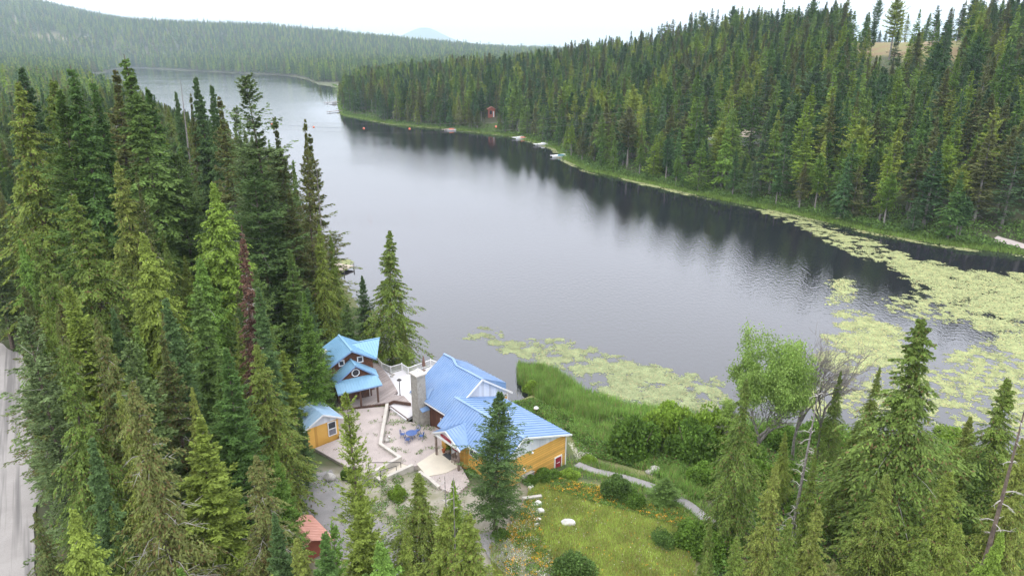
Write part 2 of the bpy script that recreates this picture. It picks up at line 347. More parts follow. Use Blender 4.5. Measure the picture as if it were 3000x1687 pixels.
# water
def water_mat():
    m, nt, bs = newmat('lake_water')
    t = nt.nodes.new('ShaderNodeTexCoord')
    col, n = noisemix(nt, (.016,.017,.022), (.012,.013,.017), .01, 2, vec=t.outputs['Object'])
    nt.links.new(col, bs.inputs['Base Color']); bs.inputs['Roughness'].default_value = .03; bs.inputs['IOR'].default_value = 1.78
    bs.inputs['Specular IOR Level'].default_value = .5
    mp = nt.nodes.new('ShaderNodeMapping'); mp.inputs['Scale'].default_value = (1, .55, 1); nt.links.new(t.outputs['Object'], mp.inputs[0])
    a = nt.nodes.new('ShaderNodeTexNoise'); a.inputs['Scale'].default_value = 1.6; a.inputs['Detail'].default_value = 3; nt.links.new(mp.outputs[0], a.inputs['Vector'])
    w = nt.nodes.new('ShaderNodeTexNoise'); w.inputs['Scale'].default_value = .012; w.inputs['Detail'].default_value = 2; nt.links.new(t.outputs['Object'], w.inputs['Vector'])
    mr = nt.nodes.new('ShaderNodeMapRange'); mr.inputs[1].default_value = .35; mr.inputs[2].default_value = .6; mr.inputs[3].default_value = .7; mr.inputs[4].default_value = 1.25
    ra_ = nt.nodes.new('ShaderNodeAttribute'); ra_.attribute_name = 'ripple'; rm = nt.nodes.new('ShaderNodeMath'); rm.operation = 'MULTIPLY_ADD'; rm.inputs[1].default_value = .065; rm.inputs[2].default_value = .018; nt.links.new(ra_.outputs['Fac'], rm.inputs[0])
    rq = nt.nodes.new('ShaderNodeMath'); rq.operation = 'MULTIPLY'; nt.links.new(mr.outputs[0], rq.inputs[0]); nt.links.new(rm.outputs[0], rq.inputs[1]); nt.links.new(w.outputs['Fac'], mr.inputs[0])
    b = nt.nodes.new('ShaderNodeBump'); b.inputs['Distance'].default_value = 1.0
    nt.links.new(a.outputs['Fac'], b.inputs['Height']); nt.links.new(rq.outputs[0], b.inputs['Strength']); nt.links.new(b.outputs[0], bs.inputs['Normal'])
    return m
M['water'] = water_mat()

# ---------------------------------------------------------------- ground, water
def axis_pts(lo, hi, knots):
    out = [lo]
    while out[-1] < hi: out.append(out[-1] + float(np.interp(out[-1], [k[0] for k in knots], [k[1] for k in knots])))
    return np.array(out)
gx = axis_pts(-7000, 7000, [(-7000,300),(-1500,60),(-300,6),(-80,1.5),(100,1.5),(400,7),(1500,80),(7000,300)])
gy = axis_pts(-120, 14000, [(-120,4),(20,1.6),(130,1.6),(400,6),(1500,28),(4000,120),(14000,500)])
GX, GY = np.meshgrid(gx, gy); P2 = np.stack([GX.ravel(), GY.ravel()], 1)
GZ = terrain(P2)
nx, ny = len(gx), len(gy); I = np.arange(nx * ny).reshape(ny, nx)
GF = np.stack([I[:-1, :-1].ravel(), I[:-1, 1:].ravel(), I[1:, 1:].ravel(), I[1:, :-1].ravel()], 1)
def ground_mat():
    m, nt, bs = newmat('forest_floor')
    t = nt.nodes.new('ShaderNodeTexCoord')
    c, n = noisemix(nt, (.05,.075,.025), (.085,.07,.045), .25, 5, .4, .62, vec=t.outputs['Object'])
    c, n = noisemix(nt, c, (.10,.12,.045), .035, 3, .5, .66, vec=t.outputs['Object'])
    at_ = nt.nodes.new('ShaderNodeAttribute'); at_.attribute_name = 'cover'
    s_ = nt.nodes.new('ShaderNodeSeparateColor'); nt.links.new(at_.outputs['Color'], s_.inputs[0])
    def over(c, fac, c1, c2, sc_):
        d, _ = noisemix(nt, c1, c2, sc_, 5, vec=t.outputs['Object'])
        x = nt.nodes.new('ShaderNodeMix'); x.data_type = 'RGBA'; nt.links.new(fac, x.inputs[0]); nt.links.new(c, x.inputs[6]); nt.links.new(d, x.inputs[7]); return x.outputs[2]
    c = over(c, s_.outputs[0], (.22,.27,.075), (.27,.25,.12), .35)      # meadow green
    c = over(c, s_.outputs[1], (.34,.31,.26), (.22,.21,.14), .8)       # stony open ground
    c = over(c, s_.outputs[2], (.22,.135,.08), (.19,.20,.075), .06)      # brown clearing
    nt.links.new(c, bs.inputs['Base Color']); bs.inputs['Roughness'].default_value = .95
    bump(nt, bs, n.outputs['Fac'], .4, .2)
    return m
ground = mk('ground', np.stack([P2[:, 0], P2[:, 1], GZ], 1), GF, ground_mat(), smooth=True); tag(ground, kind='structure')
MEADOW = [tuple(V(x, y, 3.2)[:2]) for x, y in [(1350,1190),(1500,1215),(1720,1280),(1760,1330),(1740,1500),(1250,1500),(1230,1380),(1320,1290),(1330,1230)]]
GREEN = [tuple(V(x, y, 1.5)[:2]) for x, y in [(1285,960),(1300,930),(1420,945),(1540,1040),(1800,1040),(2200,1100),(1900,1300),(1700,1260),(1450,1140),(1440,1100),(1300,1000)]]
STONY = [tuple(V(x, y, 3.2)[:2]) for x, y in [(760,1180),(940,1180),(1060,1190),(1200,1230),(1330,1180),(1360,1290),(1400,1449),(1250,1500),(900,1500),(740,1420)]]
CLEARING = [(2120,60),(2160,50),(2300,60),(2430,100),(2420,150),(2330,160),(2230,140),(2130,150)]
pv = proj(np.stack([P2[:, 0], P2[:, 1], GZ], 1)); pvv = pv[:, :2] / 1.1646
att = ground.data.color_attributes.new('cover', 'FLOAT_COLOR', 'POINT')
A4 = np.zeros((len(P2), 4), np.float32); A4[:, 3] = 1
soft = lambda poly, w: sstep(w, -w, np.where(inpoly(P2, poly), -1, 1) * segdist(P2, poly))
A4[:, 0] = np.maximum(soft(MEADOW, 1.0), soft(GREEN, 1.0)); A4[:, 1] = soft(STONY, .8)
A4[:, 2] = ((pv[:, 2] > 100) & inpoly(pvv, CLEARING) & (P2[:, 1] < 500)) * 1.0
gd = sdf(P2); A4[:, 0] = np.maximum(A4[:, 0], ((gd > -1) & (gd < 5) & (P2[:, 1] > 100) & (P2[:, 1] < 800)) * .35)
hillbare = (P2[:, 1] > 1500) & (P2[:, 0] < -900) & (fbm(P2[:, 0] / 130, P2[:, 1] / 130) > .67); A4[:, 2] = np.maximum(A4[:, 2], hillbare * .8)
att.data.foreach_set('color', A4.ravel())
wsel = GY.ravel() < 3500
wny = int((gy < 3500).sum())
water = mk('water', np.stack([P2[:wny*nx, 0], P2[:wny*nx, 1], np.zeros(wny*nx)], 1), GF[(GF < wny*nx).all(1)], M['water'])
wa = water.data.attributes.new('ripple', 'FLOAT', 'POINT'); wa.data.foreach_set('value', sstep(6, 48, -gd[:wny*nx]).astype(np.float32)); tag(water, 'calm grey lake reflecting the overcast sky', kind='structure')

def drape(name, line, width, m, lift=.06, step=1.0, wz=7, kind='structure', label=None):
    line = np.array(line, float); seg = np.hypot(*np.diff(line, axis=0).T); L = np.concatenate([[0], np.cumsum(seg)])
    n = max(2, int(L[-1] / step)); s_ = np.linspace(0, L[-1], n); x = np.interp(s_, L, line[:, 0]); y = np.interp(s_, L, line[:, 1])
    dx = np.gradient(x); dy = np.gradient(y); q = np.hypot(dx, dy); nx_, ny_ = -dy / q, dx / q
    t = np.linspace(-.5, .5, wz); w = width if np.ndim(width) else np.full(n, width)
    jit = .15 * (fbm(s_ / 3, s_ * 0, 2) - .5) * w
    X = x[:, None] + nx_[:, None] * (t[None] * w[:, None] + jit[:, None]); Y = y[:, None] + ny_[:, None] * (t[None] * w[:, None] + jit[:, None])
    Z = terrain(np.stack([X.ravel(), Y.ravel()], 1)) + lift
    Z = Z.reshape(n, wz); Z[:] = np.maximum(Z, Z.mean(1, keepdims=True))
    J = np.arange(n * wz).reshape(n, wz); F_ = np.stack([J[:-1, :-1].ravel(), J[:-1, 1:].ravel(), J[1:, 1:].ravel(), J[1:, :-1].ravel()], 1)
    o = mk(name, np.stack([X.ravel(), Y.ravel(), Z.ravel()], 1), F_, m, smooth=True); tag(o, label, kind=kind); return o
def road_mat():
    m, nt, bs = newmat('gravel_road_surface'); t = nt.nodes.new('ShaderNodeTexCoord')
    c, n = noisemix(nt, (.37,.345,.33), (.31,.29,.275), .3, 5, vec=t.outputs['Object'])
    mp = nt.nodes.new('ShaderNodeMapping'); mp.vector_type = 'TEXTURE'; mp.inputs['Rotation'].default_value = (0, 0, ROADANG); mp.inputs['Scale'].default_value = (30, .9, 1); nt.links.new(t.outputs['Object'], mp.inputs[0])
    c, n2 = noisemix(nt, c, (.17,.16,.155), 1.0, 3, .48, .62, vec=mp.outputs[0]); c, n3 = noisemix(nt, c, (.25,.23,.22), 14, 2, .5, .8, vec=t.outputs['Object'])
    nt.links.new(c, bs.inputs['Base Color']); bs.inputs['Roughness'].default_value = .95; bump(nt, bs, n3.outputs['Fac'], .3, .03); return m
ra = np.array([-31.4, 30.]); rb = np.array([-67.4, 84.]); ROADANG = math.atan2(*(rb - ra)[::-1])
ROAD = [tuple(ra + (rb - ra) * k) for k in (-.8, 0, .4, .75)] + [(-66, 76), (-84, 84), (-130, 92), (-200, 98)]
road = drape('road', ROAD, 8.4, road_mat(), .10, label='gravel road with grey wheel tracks at the left edge')
PATH = [V(x, y, 2.8)[:2] for x, y in [(1450,1158),(1500,1180),(1560,1195),(1620,1215),(1680,1245),(1730,1275),(1790,1330)]]
path = drape('path', PATH, 1.0, M['greygravel'], .10, step=.5, wz=5, label='narrow grey gravel path running down past the green shrubs')
DRIVE = [V(x, y, 3.2)[:2] for x, y in [(770,1200),(800,1260),(860,1340),(960,1380),(1100,1420)]]
drive = drape('driveway', DRIVE, 4.6, M['greygravel'], .08, wz=9, label='grey gravel driveway below the courtyard wall')
lane = drape('lane', [V(x, y, 3.2)[:2] for x, y in [(1240,1340),(1270,1400),(1330,1449),(1400,1510)]], 2.4, M['greygravel'], .1, wz=5, label='gravel lane beside the flowering verge')
FARPATH = [V(x, y, 1.2)[:2] for x, y in [(2500,600),(2540,608),(2600,620)]]
drape('far_path', FARPATH, 3.0, M['gravel'], .25, wz=5, label='pale gravel landing at the right shore')

# ---------------------------------------------------------------- lodge (blue roofed main building)
ang = math.atan2(.75, -.66); Uv = np.array([math.cos(ang), math.sin(ang)]); Nv = np.array([Uv[1], -Uv[0]])
def fu(a, b, z): p = Uv * a + Nv * b; return (p[0], p[1], z)
va = math.radians(119); Vv = np.array([math.cos(va), math.sin(va)]); Wv = np.array([Vv[1], -Vv[0]])
def fv(a, b, z): p = Vv * a + Wv * b; return (p[0], p[1], z)
nU = (Uv[0], Uv[1], 0)
def window(par, fr, axis, k, a0, a1, z0, z1, out, fw=.09, name='window', mull=None, mt='white', pane='glass', hbar=None):
    """axis 'a': wall plane at first coord = k, spans second coord; 'b': plane at second coord = k. out=+-1 outward"""
    f = MB(); g = MB(); t = .07 * out
    def bx(mb, p0, p1, q0, q1, d0, d1):
        if axis == 'a': mb.box(fr, min(d0, d1), max(d0, d1), p0, p1, q0, q1)
        else: mb.box(fr, p0, p1, min(d0, d1), max(d0, d1), q0, q1)
    bx(f, a0, a1, z0, z0 + fw, k, k + t); bx(f, a0, a1, z1 - fw, z1, k, k + t)
    bx(f, a0, a0 + fw, z0 + fw, z1 - fw, k, k + t); bx(f, a1 - fw, a1, z0 + fw, z1 - fw, k, k + t)
    if mull: bx(f, mull - fw * .35, mull + fw * .35, z0 + fw, z1 - fw, k, k + t * .95)
    if hbar: bx(f, a0 + fw, a1 - fw, hbar - fw * .5, hbar + fw * .5, k, k + t * .95)
    bx(g, a0 + fw * .9, a1 - fw * .9, z0 + fw * .9, z1 - fw * .9, k - t * .1, k + t * .45)
    fo = f.obj(name, M[mt], par); g.obj('pane', M[pane], fo); return fo
lodge = empty('lodge', fu(47.3, 37.4, 3.2), 'large lodge with blue metal roofs, orange siding and a concrete chimney', 'lodge')
# tall block
Fq = fu
w = MB()
w.add([Fq(47.3,34,2.4),Fq(53.5,34,2.4),Fq(53.5,34,5.82),Fq(47.3,34,5.82)], [(0,1,2,3)]); w.obj('wall', M['brownv'], lodge)
w = MB(); w.add([Fq(47.3,34,5.3),Fq(47.3,34,5.85),Fq(47.3,37.6,8.18),Fq(47.3,41.0,5.85),Fq(47.3,41.0,5.3)], [(0,1,2,3,4)])
w.obj('wall', M['whiteboard'], lodge)
w = MB(); w.add([Fq(47.3,34,.5),Fq(47.3,34,5.3),Fq(47.3,41,5.3),Fq(47.3,41,.5),Fq(53.5,41,5.9),Fq(53.5,41,.5),Fq(53.5,34,.5),Fq(53.5,34,5.85),Fq(53.5,37.7,8.2),Fq(47.3,41,5.9)], [(0,1,2,3),(3,9,4,5),(5,4,8,7,6)])
w.obj('wall', M['orange'], lodge)
r = MB()
near = [Fq(47.0,33.65,5.75),Fq(53.75,33.65,5.75),Fq(53.75,37.97,8.57),Fq(52.15,37.97,8.57),Fq(51.1,37.6,8.33),Fq(47.0,37.6,8.33)]
r.slab(near, .07).ribs(near, np.array(Fq(47,37.6,8.33)) - np.array(Fq(47,33.65,5.75)), .27)
far_ = [Fq(47.0,37.6,8.32),Fq(52.0,37.6,8.32),Fq(53.75,37.97,8.52),Fq(53.75,41.35,5.70),Fq(47.0,41.35,5.70)]
r.slab([far_[0],far_[1],Fq(52.0,41.35,5.70),far_[4]], .07)
r.slab([Fq(52.003,37.97,8.55),Fq(53.75,37.97,8.55),Fq(53.75,41.35,5.72),Fq(52.003,41.35,5.72)], .07)
dm = [Fq(47.1,37.75,8.335),Fq(52.0,37.75,8.335),Fq(55.0,40.7,7.0),Fq(47.1,40.7,6.92)]
dm = [Fq(47.12,37.7,8.34),Fq(53.6,37.99,8.34),Fq(53.6,40.7,6.92),Fq(47.12,40.7,6.92)]
r.slab(dm, .06).ribs(dm, np.array(dm[3]) - np.array(dm[0]), .5, .03, .02)
r.add([Fq(47.14,37.9,8.2),Fq(47.14,40.68,6.86),Fq(47.14,40.68,6.2),Fq(47.2,37.9,8.2),Fq(47.2,40.68,6.86),Fq(47.2,40.68,6.2)],[(0,1,2),(3,5,4)])
for a, b in ((Fq(47.0,37.6,8.36),Fq(51.1,37.6,8.36)),(Fq(51.1,37.6,8.36),Fq(52.15,37.97,8.62)),(Fq(52.15,37.97,8.62),Fq(53.75,37.97,8.62))): r.bar(a, b, .26, .05)
r.obj('roof', M['blue'], lodge)
t = MB(); t.bar(Fq(46.97,33.6,5.68), Fq(46.97,37.6,8.28), .07, .17); t.bar(Fq(46.97,37.6,8.28), Fq(46.97,41.4,5.62), .07, .17)
t.bar(Fq(46.97,33.6,5.63), Fq(53.8,33.6,5.63), .05, .12); t.obj('fascia', M['white'], lodge)
# low wing
w = MB(); w.add([Fq(37.95,32.35,5.55),Fq(37.95,39.85,5.55),Fq(37.95,39.85,5.63),Fq(37.95,34.45,7.35),Fq(37.95,32.35,5.75)], [(0,1,2,3,4)]); w.obj('wall', M['whiteboard'], lodge)
w = MB(); w.add([Fq(37.95,32.35,2.0),Fq(37.95,39.85,1.0),Fq(37.95,39.85,5.55),Fq(37.95,32.35,5.55),Fq(47.29,39.85,.6),Fq(47.29,39.85,5.6)], [(0,1,2,3),(1,4,5,2)]); w.obj('wall', M['orange'], lodge)
w = MB(); w.add([Fq(37.95,32.35,2.0),Fq(37.95,32.35,5.7),Fq(46.6,32.35,5.7),Fq(46.6,32.35,2.2),Fq(46.6,34.0,5.7),Fq(46.6,34.0,2.2)], [(0,1,2,3),(3,2,4,5)]); w.obj('wall', M['orangev'], lodge)
r = MB()
lw = [Fq(37.58,32.02,5.58),Fq(46.75,32.02,5.58),Fq(46.75,33.55,6.76),Fq(46.98,34.45,7.43),Fq(37.58,34.45,7.45)]
lw = [Fq(37.58,32.02,5.58),Fq(46.75,32.02,5.58),Fq(46.75,34.45,7.45),Fq(37.58,34.45,7.45)]
r.slab(lw, .07).ribs(lw, np.array(lw[3]) - np.array(lw[0]), .32)
rw = [Fq(37.58,34.45,7.44),Fq(47.28,34.45,7.44),Fq(47.28,40.15,5.57),Fq(37.58,40.15,5.57)]
r.slab(rw, .07).ribs(rw, np.array(rw[3]) - np.array(rw[0]), .5)
r.bar(Fq(37.58,34.45,7.47), Fq(47.2,34.45,7.47), .26, .05); r.obj('roof', M['blue'], lodge)
t = MB(); t.bar(Fq(37.55,32.0,5.50), Fq(37.55,34.45,7.38), .06, .14); t.bar(Fq(37.55,34.45,7.38), Fq(37.55,40.2,5.49), .06, .14)
t.bar(Fq(37.58,31.99,5.48), Fq(42.1,31.99,5.48), .05, .1); t.bar(Fq(37.6,40.17,5.47), Fq(47.2,40.17,5.47), .05, .1)
t.box(Fq,37.88,37.96,39.76,39.86,1.0,5.5); t.box(Fq,47.2,47.31,40.9,41.01,3,5.8); t.obj('fascia', M['white'], lodge)
# entry porch
pr = MB()
pl_ = [Fq(44.1,31.05,6.55),Fq(44.1,33.4,6.55),Fq(46.05,32.2,5.6),Fq(46.05,31.05,5.55)]; pr_ = [Fq(44.1,31.05,6.55),Fq(44.1,33.4,6.55),Fq(42.1,32.05,5.58),Fq(42.1,31.05,5.5)]
pr.slab(pl_, .05).ribs(pl_, np.array(pl_[3]) - np.array(pl_[0]), .3); pr.slab(pr_, .05).ribs(pr_, np.array(pr_[3]) - np.array(pr_[0]), .3)
porch = pr.obj('porch_roof', M['blue'], lodge)
t = MB(); t.bar(Fq(44.1,31.02,6.47), Fq(46.15,31.02,5.44), .06, .14); t.bar(Fq(44.1,31.02,6.47), Fq(42.0,31.02,5.42), .06, .14)
t.add([Fq(44.1,31.12,6.45),Fq(45.75,31.12,5.6),Fq(45.75,31.12,5.4),Fq(42.4,31.12,5.4),Fq(42.4,31.12,5.6)],[(0,1,2,3,4)])
t.bar(Fq(45.8,31.12,5.42),Fq(42.4,31.12,5.42),.14,.14); t.obj('porch_gable', M['white'], lodge)
sg = MB(); sg.bar(Fq(44.85,31.06,5.82),Fq(43.35,31.06,5.72),.05,.17)
sg.bar(Fq(44.85,31.06,5.92),Fq(44.3,31.06,6.0),.04,.05); sg.bar(Fq(44.3,31.06,6.0),Fq(43.35,31.06,5.84),.04,.05); sg.obj('sign_board', M['maroon'], lodge)
for a in (45.75, 42.45): MB().box(Fq,a-.08,a+.08,31.08,31.24,3.2,5.42).obj('porch_post', M['wood'], lodge)
dr_ = MB(); dr_.box(Fq,43.95,44.95,32.28,32.36,3.3,5.25); dr_.box(Fq,43.88,43.95,32.25,32.36,3.3,5.32); dr_.box(Fq,44.95,45.02,32.25,32.36,3.3,5.32); dr_.box(Fq,43.88,45.02,32.25,32.36,5.32,5.39)
do = dr_.obj('door', M['white'], lodge); MB().box(Fq,44.1,44.8,32.24,32.29,3.9,4.9).obj('door_panel', M['maroon'], do); MB().box(Fq,44.72,44.78,32.18,32.24,4.2,4.26).obj('handle', M['black'], do)
window(lodge, Fq, 'b', 32.34, 41.15, 42.35, 4.5, 5.28, -1, .08, mull=41.75)
window(lodge, Fq, 'b', 33.99, 48.0, 49.0, 3.7, 4.7, -1, .09)
window(lodge, Fq, 'b', 32.34, 38.9, 40.0, 4.4, 5.2, -1, .08, mull=39.45)
dd = MB(); dd.box(Fq,37.86,37.96,38.4,38.49,1.4,3.7); dd.box(Fq,37.86,37.96,39.23,39.32,1.4,3.7); dd.box(Fq,37.86,37.96,38.49,39.23,3.61,3.7)
d2 = dd.obj('door', M['white'], lodge); MB().box(Fq,37.885,37.955,38.49,39.23,1.4,3.61).obj('door_panel', M['maroon'], d2)
MB().box(Fq,37.87,37.89,38.66,39.06,3.02,3.08).obj('door_sign', M['white'], d2)
vt = MB(); vt.box(Fq,37.88,37.96,35.12,35.36,6.45,6.72); vt.obj('vent', M['black'], lodge)
vt = MB(); vt.box(Fq,37.88,37.96,35.55,35.78,6.15,6.35); vt.obj('vent', M['white'], lodge)
for z, n_ in ((5.62,35.5),(4.25,34.65)):
    q = MB(); q.tube([Fq(37.95,n_,z),Fq(37.75,n_,z-.03)],.05,8); q.lathe(np.array(Fq(37.72,n_,z-.1)),[(.03,.1),(.12,.05),(.12,-.02),(.05,-.06)],10); q.obj('wall_lamp', M['white'], lodge)
q = MB(); q.lathe(np.array(Fq(42.1,36.6,6.75)),[(.06,-.1),(.06,.45)],8); st = q.obj('vent_pipe', M['black'], lodge); q = MB(); q.lathe(np.array(Fq(42.1,36.6,7.2)),[(.09,0),(.1,.06),(.02,.1)],8); q.obj('cap', M['white'], st)
# chimney
ch = MB(); ch.box(Fq,51.12,52.25,32.9,33.85,2.6,8.55); ch.box(Fq,50.75,51.12,33.1,33.95,2.6,4.9); cho = ch.obj('chimney', M['formed'], lodge)
q = MB(); q.box(Fq,51.0,52.37,32.78,33.97,8.55,8.68); q.obj('chimney_cap', M['concrete'], cho)
q = MB(); q.lathe(np.array(Fq(51.7,33.4,8.68)),[(.16,0),(.16,.03),(.1,.04),(.1,.26),(.17,.28),(.17,.34),(.04,.42)],12); q.obj('flue', M['white'], cho)
q = MB(); q.slab([Fq(50.7,33.05,4.9),Fq(51.12,33.05,5.15),Fq(51.12,33.98,5.15),Fq(50.7,33.98,4.9)],.05); q.obj('flashing', M['blue'], cho)
q = MB(); q.add([Fq(52.2,33.86,6.2),Fq(50.9,33.86,6.0),Fq(51.3,34.9,6.75),Fq(50.9,33.9,5.95)],[(0,2,1),(1,2,3)]); q.obj('saddle', M['blue'], lodge)

# ---------------------------------------------------------------- shingled cabin
G = fv
cabin = empty('cabin', G(65.6, 17.3, 3.8), 'brown shingled cabin with sky blue roofs and an octagonal window', 'cabin')
w = MB()
w.add([G(65.6,15.1,3.6),G(65.6,19.6,3.6),G(65.6,19.6,7.6),G(65.6,17.35,8.85),G(65.6,15.1,7.6),G(70,15.1,3.6),G(70,19.6,3.6),G(70,19.6,7.6),G(70,17.35,8.85),G(70,15.1,7.6)],
      [(0,1,2,3,4),(1,6,7,2),(5,9,8,7,6),(0,4,9,5)])
w.add([G(65.65,19.6,7.5),G(69.8,19.6,7.5),G(67.7,19.6,8.5)],[(0,1,2)])
w.add([G(64.0,15.55,6.45),G(64.0,18.95,6.45),G(64.0,17.28,7.75)],[(0,1,2)]); w.obj('wall', M['shingle'], cabin)
w = MB(); w.add([G(64.3,15.3,3.8),G(64.3,18.9,3.8),G(64.3,18.9,6.5),G(64.3,15.3,6.5),G(65.6,18.9,3.8),G(65.6,18.9,6.5)],[(0,1,2,3),(1,4,5,2)]); w.obj('wall', M['darkwood'], cabin)
r = MB()
L_ = [G(65.15,17.35,8.97),G(69.9,17.35,8.97),G(69.9,14.7,7.5),G(65.15,14.7,7.5)]; R_ = [G(65.15,17.35,8.97),G(69.9,17.35,8.97),G(69.9,19.9,7.52),G(65.15,19.9,7.52)]
for q in (L_, R_): r.slab(q, .06).ribs(q, np.array(q[3]) - np.array(q[0]), .3, .03, .03)
C1 = [G(67.65,17.9,8.66),G(67.65,21.15,8.66),G(65.15,19.95,7.56),G(65.15,19.6,7.66)]; C2 = [G(67.65,17.9,8.66),G(67.65,21.15,8.66),G(70.0,19.95,7.56),G(70.0,19.6,7.66)]
C1 = [G(67.65,17.9,8.68),G(67.65,21.15,8.68),G(65.15,19.95,7.56)]; C2 = [G(67.65,17.9,8.68),G(67.65,21.15,8.68),G(70.1,19.95,7.56)]
for q in (C1, C2): r.slab(q, .06).ribs(q, np.array(G(65.15,19.95,7.56)) - np.array(G(67.65,19.95,8.68)) if q is C1 else np.array(G(70.1,19.95,7.56)) - np.array(G(67.65,19.95,8.68)), .28, .03, .03)
r.bar(G(65.1,17.35,9.0),G(69.95,17.35,9.0),.2,.05); r.bar(G(67.65,18.1,8.71),G(67.65,21.2,8.71),.16,.05)
r.obj('roof', M['lightblue'], cabin)
r = MB()
fl = [G(63.75,17.25,7.9),G(65.58,17.25,7.9),G(65.58,14.75,6.15),G(63.75,15.25,6.45)]; frr = [G(63.75,17.25,7.9),G(65.58,17.25,7.9),G(65.58,19.85,6.15),G(63.4,19.5,6.25),G(63.75,19.2,6.45)]
for q in (fl, frr): r.slab(q, .06).ribs(q, np.array(q[-1]) - np.array(q[0]), .3, .03, .03)
pq = [G(63.95,15.0,6.5),G(63.95,19.35,6.5),G(62.45,19.5,5.8),G(62.45,14.9,5.8)]; r.slab(pq, .06).ribs(pq, np.array(pq[3]) - np.array(pq[0]), .28, .03, .03)
r.bar(G(63.7,17.25,7.93),G(65.58,17.25,7.93),.18,.05); r.obj('roof', M['lightblue'], cabin)
t = MB()
for a, b in ((G(63.72,17.25,7.82),G(63.72,15.2,6.36)),(G(63.72,17.25,7.82),G(63.72,19.25,6.36)),(G(65.12,17.35,8.88),G(65.12,14.7,7.4)),(G(65.12,17.35,8.88),G(65.12,19.9,7.43)),(G(62.44,14.9,5.73),G(62.44,19.5,5.73))): t.bar(a, b, .05, .13)
t.obj('fascia', M['blue'], cabin)
window(cabin, G, 'a', 65.6, 16.0, 16.62, 7.3, 7.95, -1, .1); window(cabin, G, 'a', 65.6, 17.95, 18.6, 7.28, 7.95, -1, .1); window(cabin, G, 'b', 19.6, 66.0, 66.55, 6.8, 7.6, 1, .1)
o8 = MB(); g8 = MB(); c8 = (17.26, 7.0)
for k in range(8):
    t0, t1 = math.pi/8 + k*math.pi/4, math.pi/8 + (k+1)*math.pi/4
    pt = lambda t, rr, d: G(64.0 - d, c8[0] + rr*math.cos(t), c8[1] + rr*math.sin(t))
    o8.hexa([pt(t0,.35,0),pt(t1,.35,0),pt(t1,.44,0),pt(t0,.44,0)], [pt(t0,.35,.06),pt(t1,.35,.06),pt(t1,.44,.06),pt(t0,.44,.06)])
g8.add([pt(math.pi/8 + k*math.pi/4, .36, .02) for k in range(8)], [tuple(range(8))])
oo = o8.obj('window', M['white'], cabin); g8.obj('pane', M['glass'], oo)
for b in (19.0, 15.3, 17.2): MB().box(G,62.52,62.68,b-.08,b+.08,3.85,5.8).obj('porch_post', M['darkwood'], cabin)
cd = MB(); cd.box(G,64.24,64.31,17.9,18.6,3.9,5.6); dq = cd.obj('door', M['darkwood'], cabin); MB().box(G,64.2,64.26,18.62,18.68,3.9,5.7).obj('door_frame', M['white'], dq)
q = MB(); q.slab([G(68.2,15.6,8.08),G(68.9,15.6,8.08),G(68.9,15.1,7.82),G(68.2,15.1,7.82)],.05); q.obj('skylight', M['white'], cabin)
q = MB(); q.lathe(np.array(G(63.2,15.7,3.9)),[(.18,0),(.26,.3),(.28,.5),(.2,.5)],10); planter0 = q.obj('planter', M['terracotta'], base=G(63.2,15.7,3.9)); tag(planter0, 'red planter on the cabin porch beside the dark wall', 'planter')

# decks
DECK = [(-17.6,62.6),(-12.51,63.99),(-12.2,64.38),(-10.47,63.86),(-11.29,65.3),(-12.4,65.6),(-12.2,66.6),(-13.6,69.8),(-15.0,72.5),(-15.75,73.9),(-17.5,73.4),(-19.5,66)]
d = MB(); d.prism(DECK, 3.45, 3.86); dk = d.obj('boardwalk', M['deckwood'], base=(-14, 65, 3.45)); tag(dk, 'weathered wooden boardwalk deck wrapped around the shingled cabin', 'deck')
for i, (a0, a1, z) in enumerate([((-12.1,64.5),(-10.3,64.0),3.7),((-12.0,64.9),(-10.6,64.5),3.62)]):
    pass
q = MB(); q.bar((-12.6,63.75,3.78),(-12.2,64.15,3.78),.12,.3); q.bar((-12.2,64.15,3.78),(-10.35,63.62,3.78),.12,.3); q.bar((-17.6,62.4,3.7),(-12.6,63.8,3.7),.12,.25); q.obj('deck_beam', M['darkwood'], dk)
LDECK = [(-15.6,74.1),(-14.89,72.5),(-13.7,71.3),(-12.5,72.25),(-11.6,71.0),(-9.2,73.3),(-5.5,70.3),(-7,66.0),(-10.5,60.9),(-12.6,63.5),(-12.4,65.4),(-12.1,66.5),(-13.5,69.8)]
d = MB(); d.prism(LDECK, 3.25, 3.55); ld = d.obj('lake_deck', M['deckwhite'], base=(-11, 68, 3.25)); tag(ld, 'pale white lakeside deck between the cabin and the lodge', 'deck')
q = MB(); q.bar((-10.3,61.0,3.5),(-12.4,63.55,3.5),.1,.2); q.bar((-12.4,63.55,3.5),(-12.75,63.2,3.5),.1,.2); q.obj('edge_beam', M['darkwood'], ld)
for p in [(-14.5,72.3),(-12.7,71.8),(-9.5,72.8),(-7.5,71.5)]: MB().box(lambda a,b,z:(a,b,z),p[0]-.1,p[0]+.1,p[1]-.1,p[1]+.1,-.5,3.25).obj('post', M['wood'], ld)
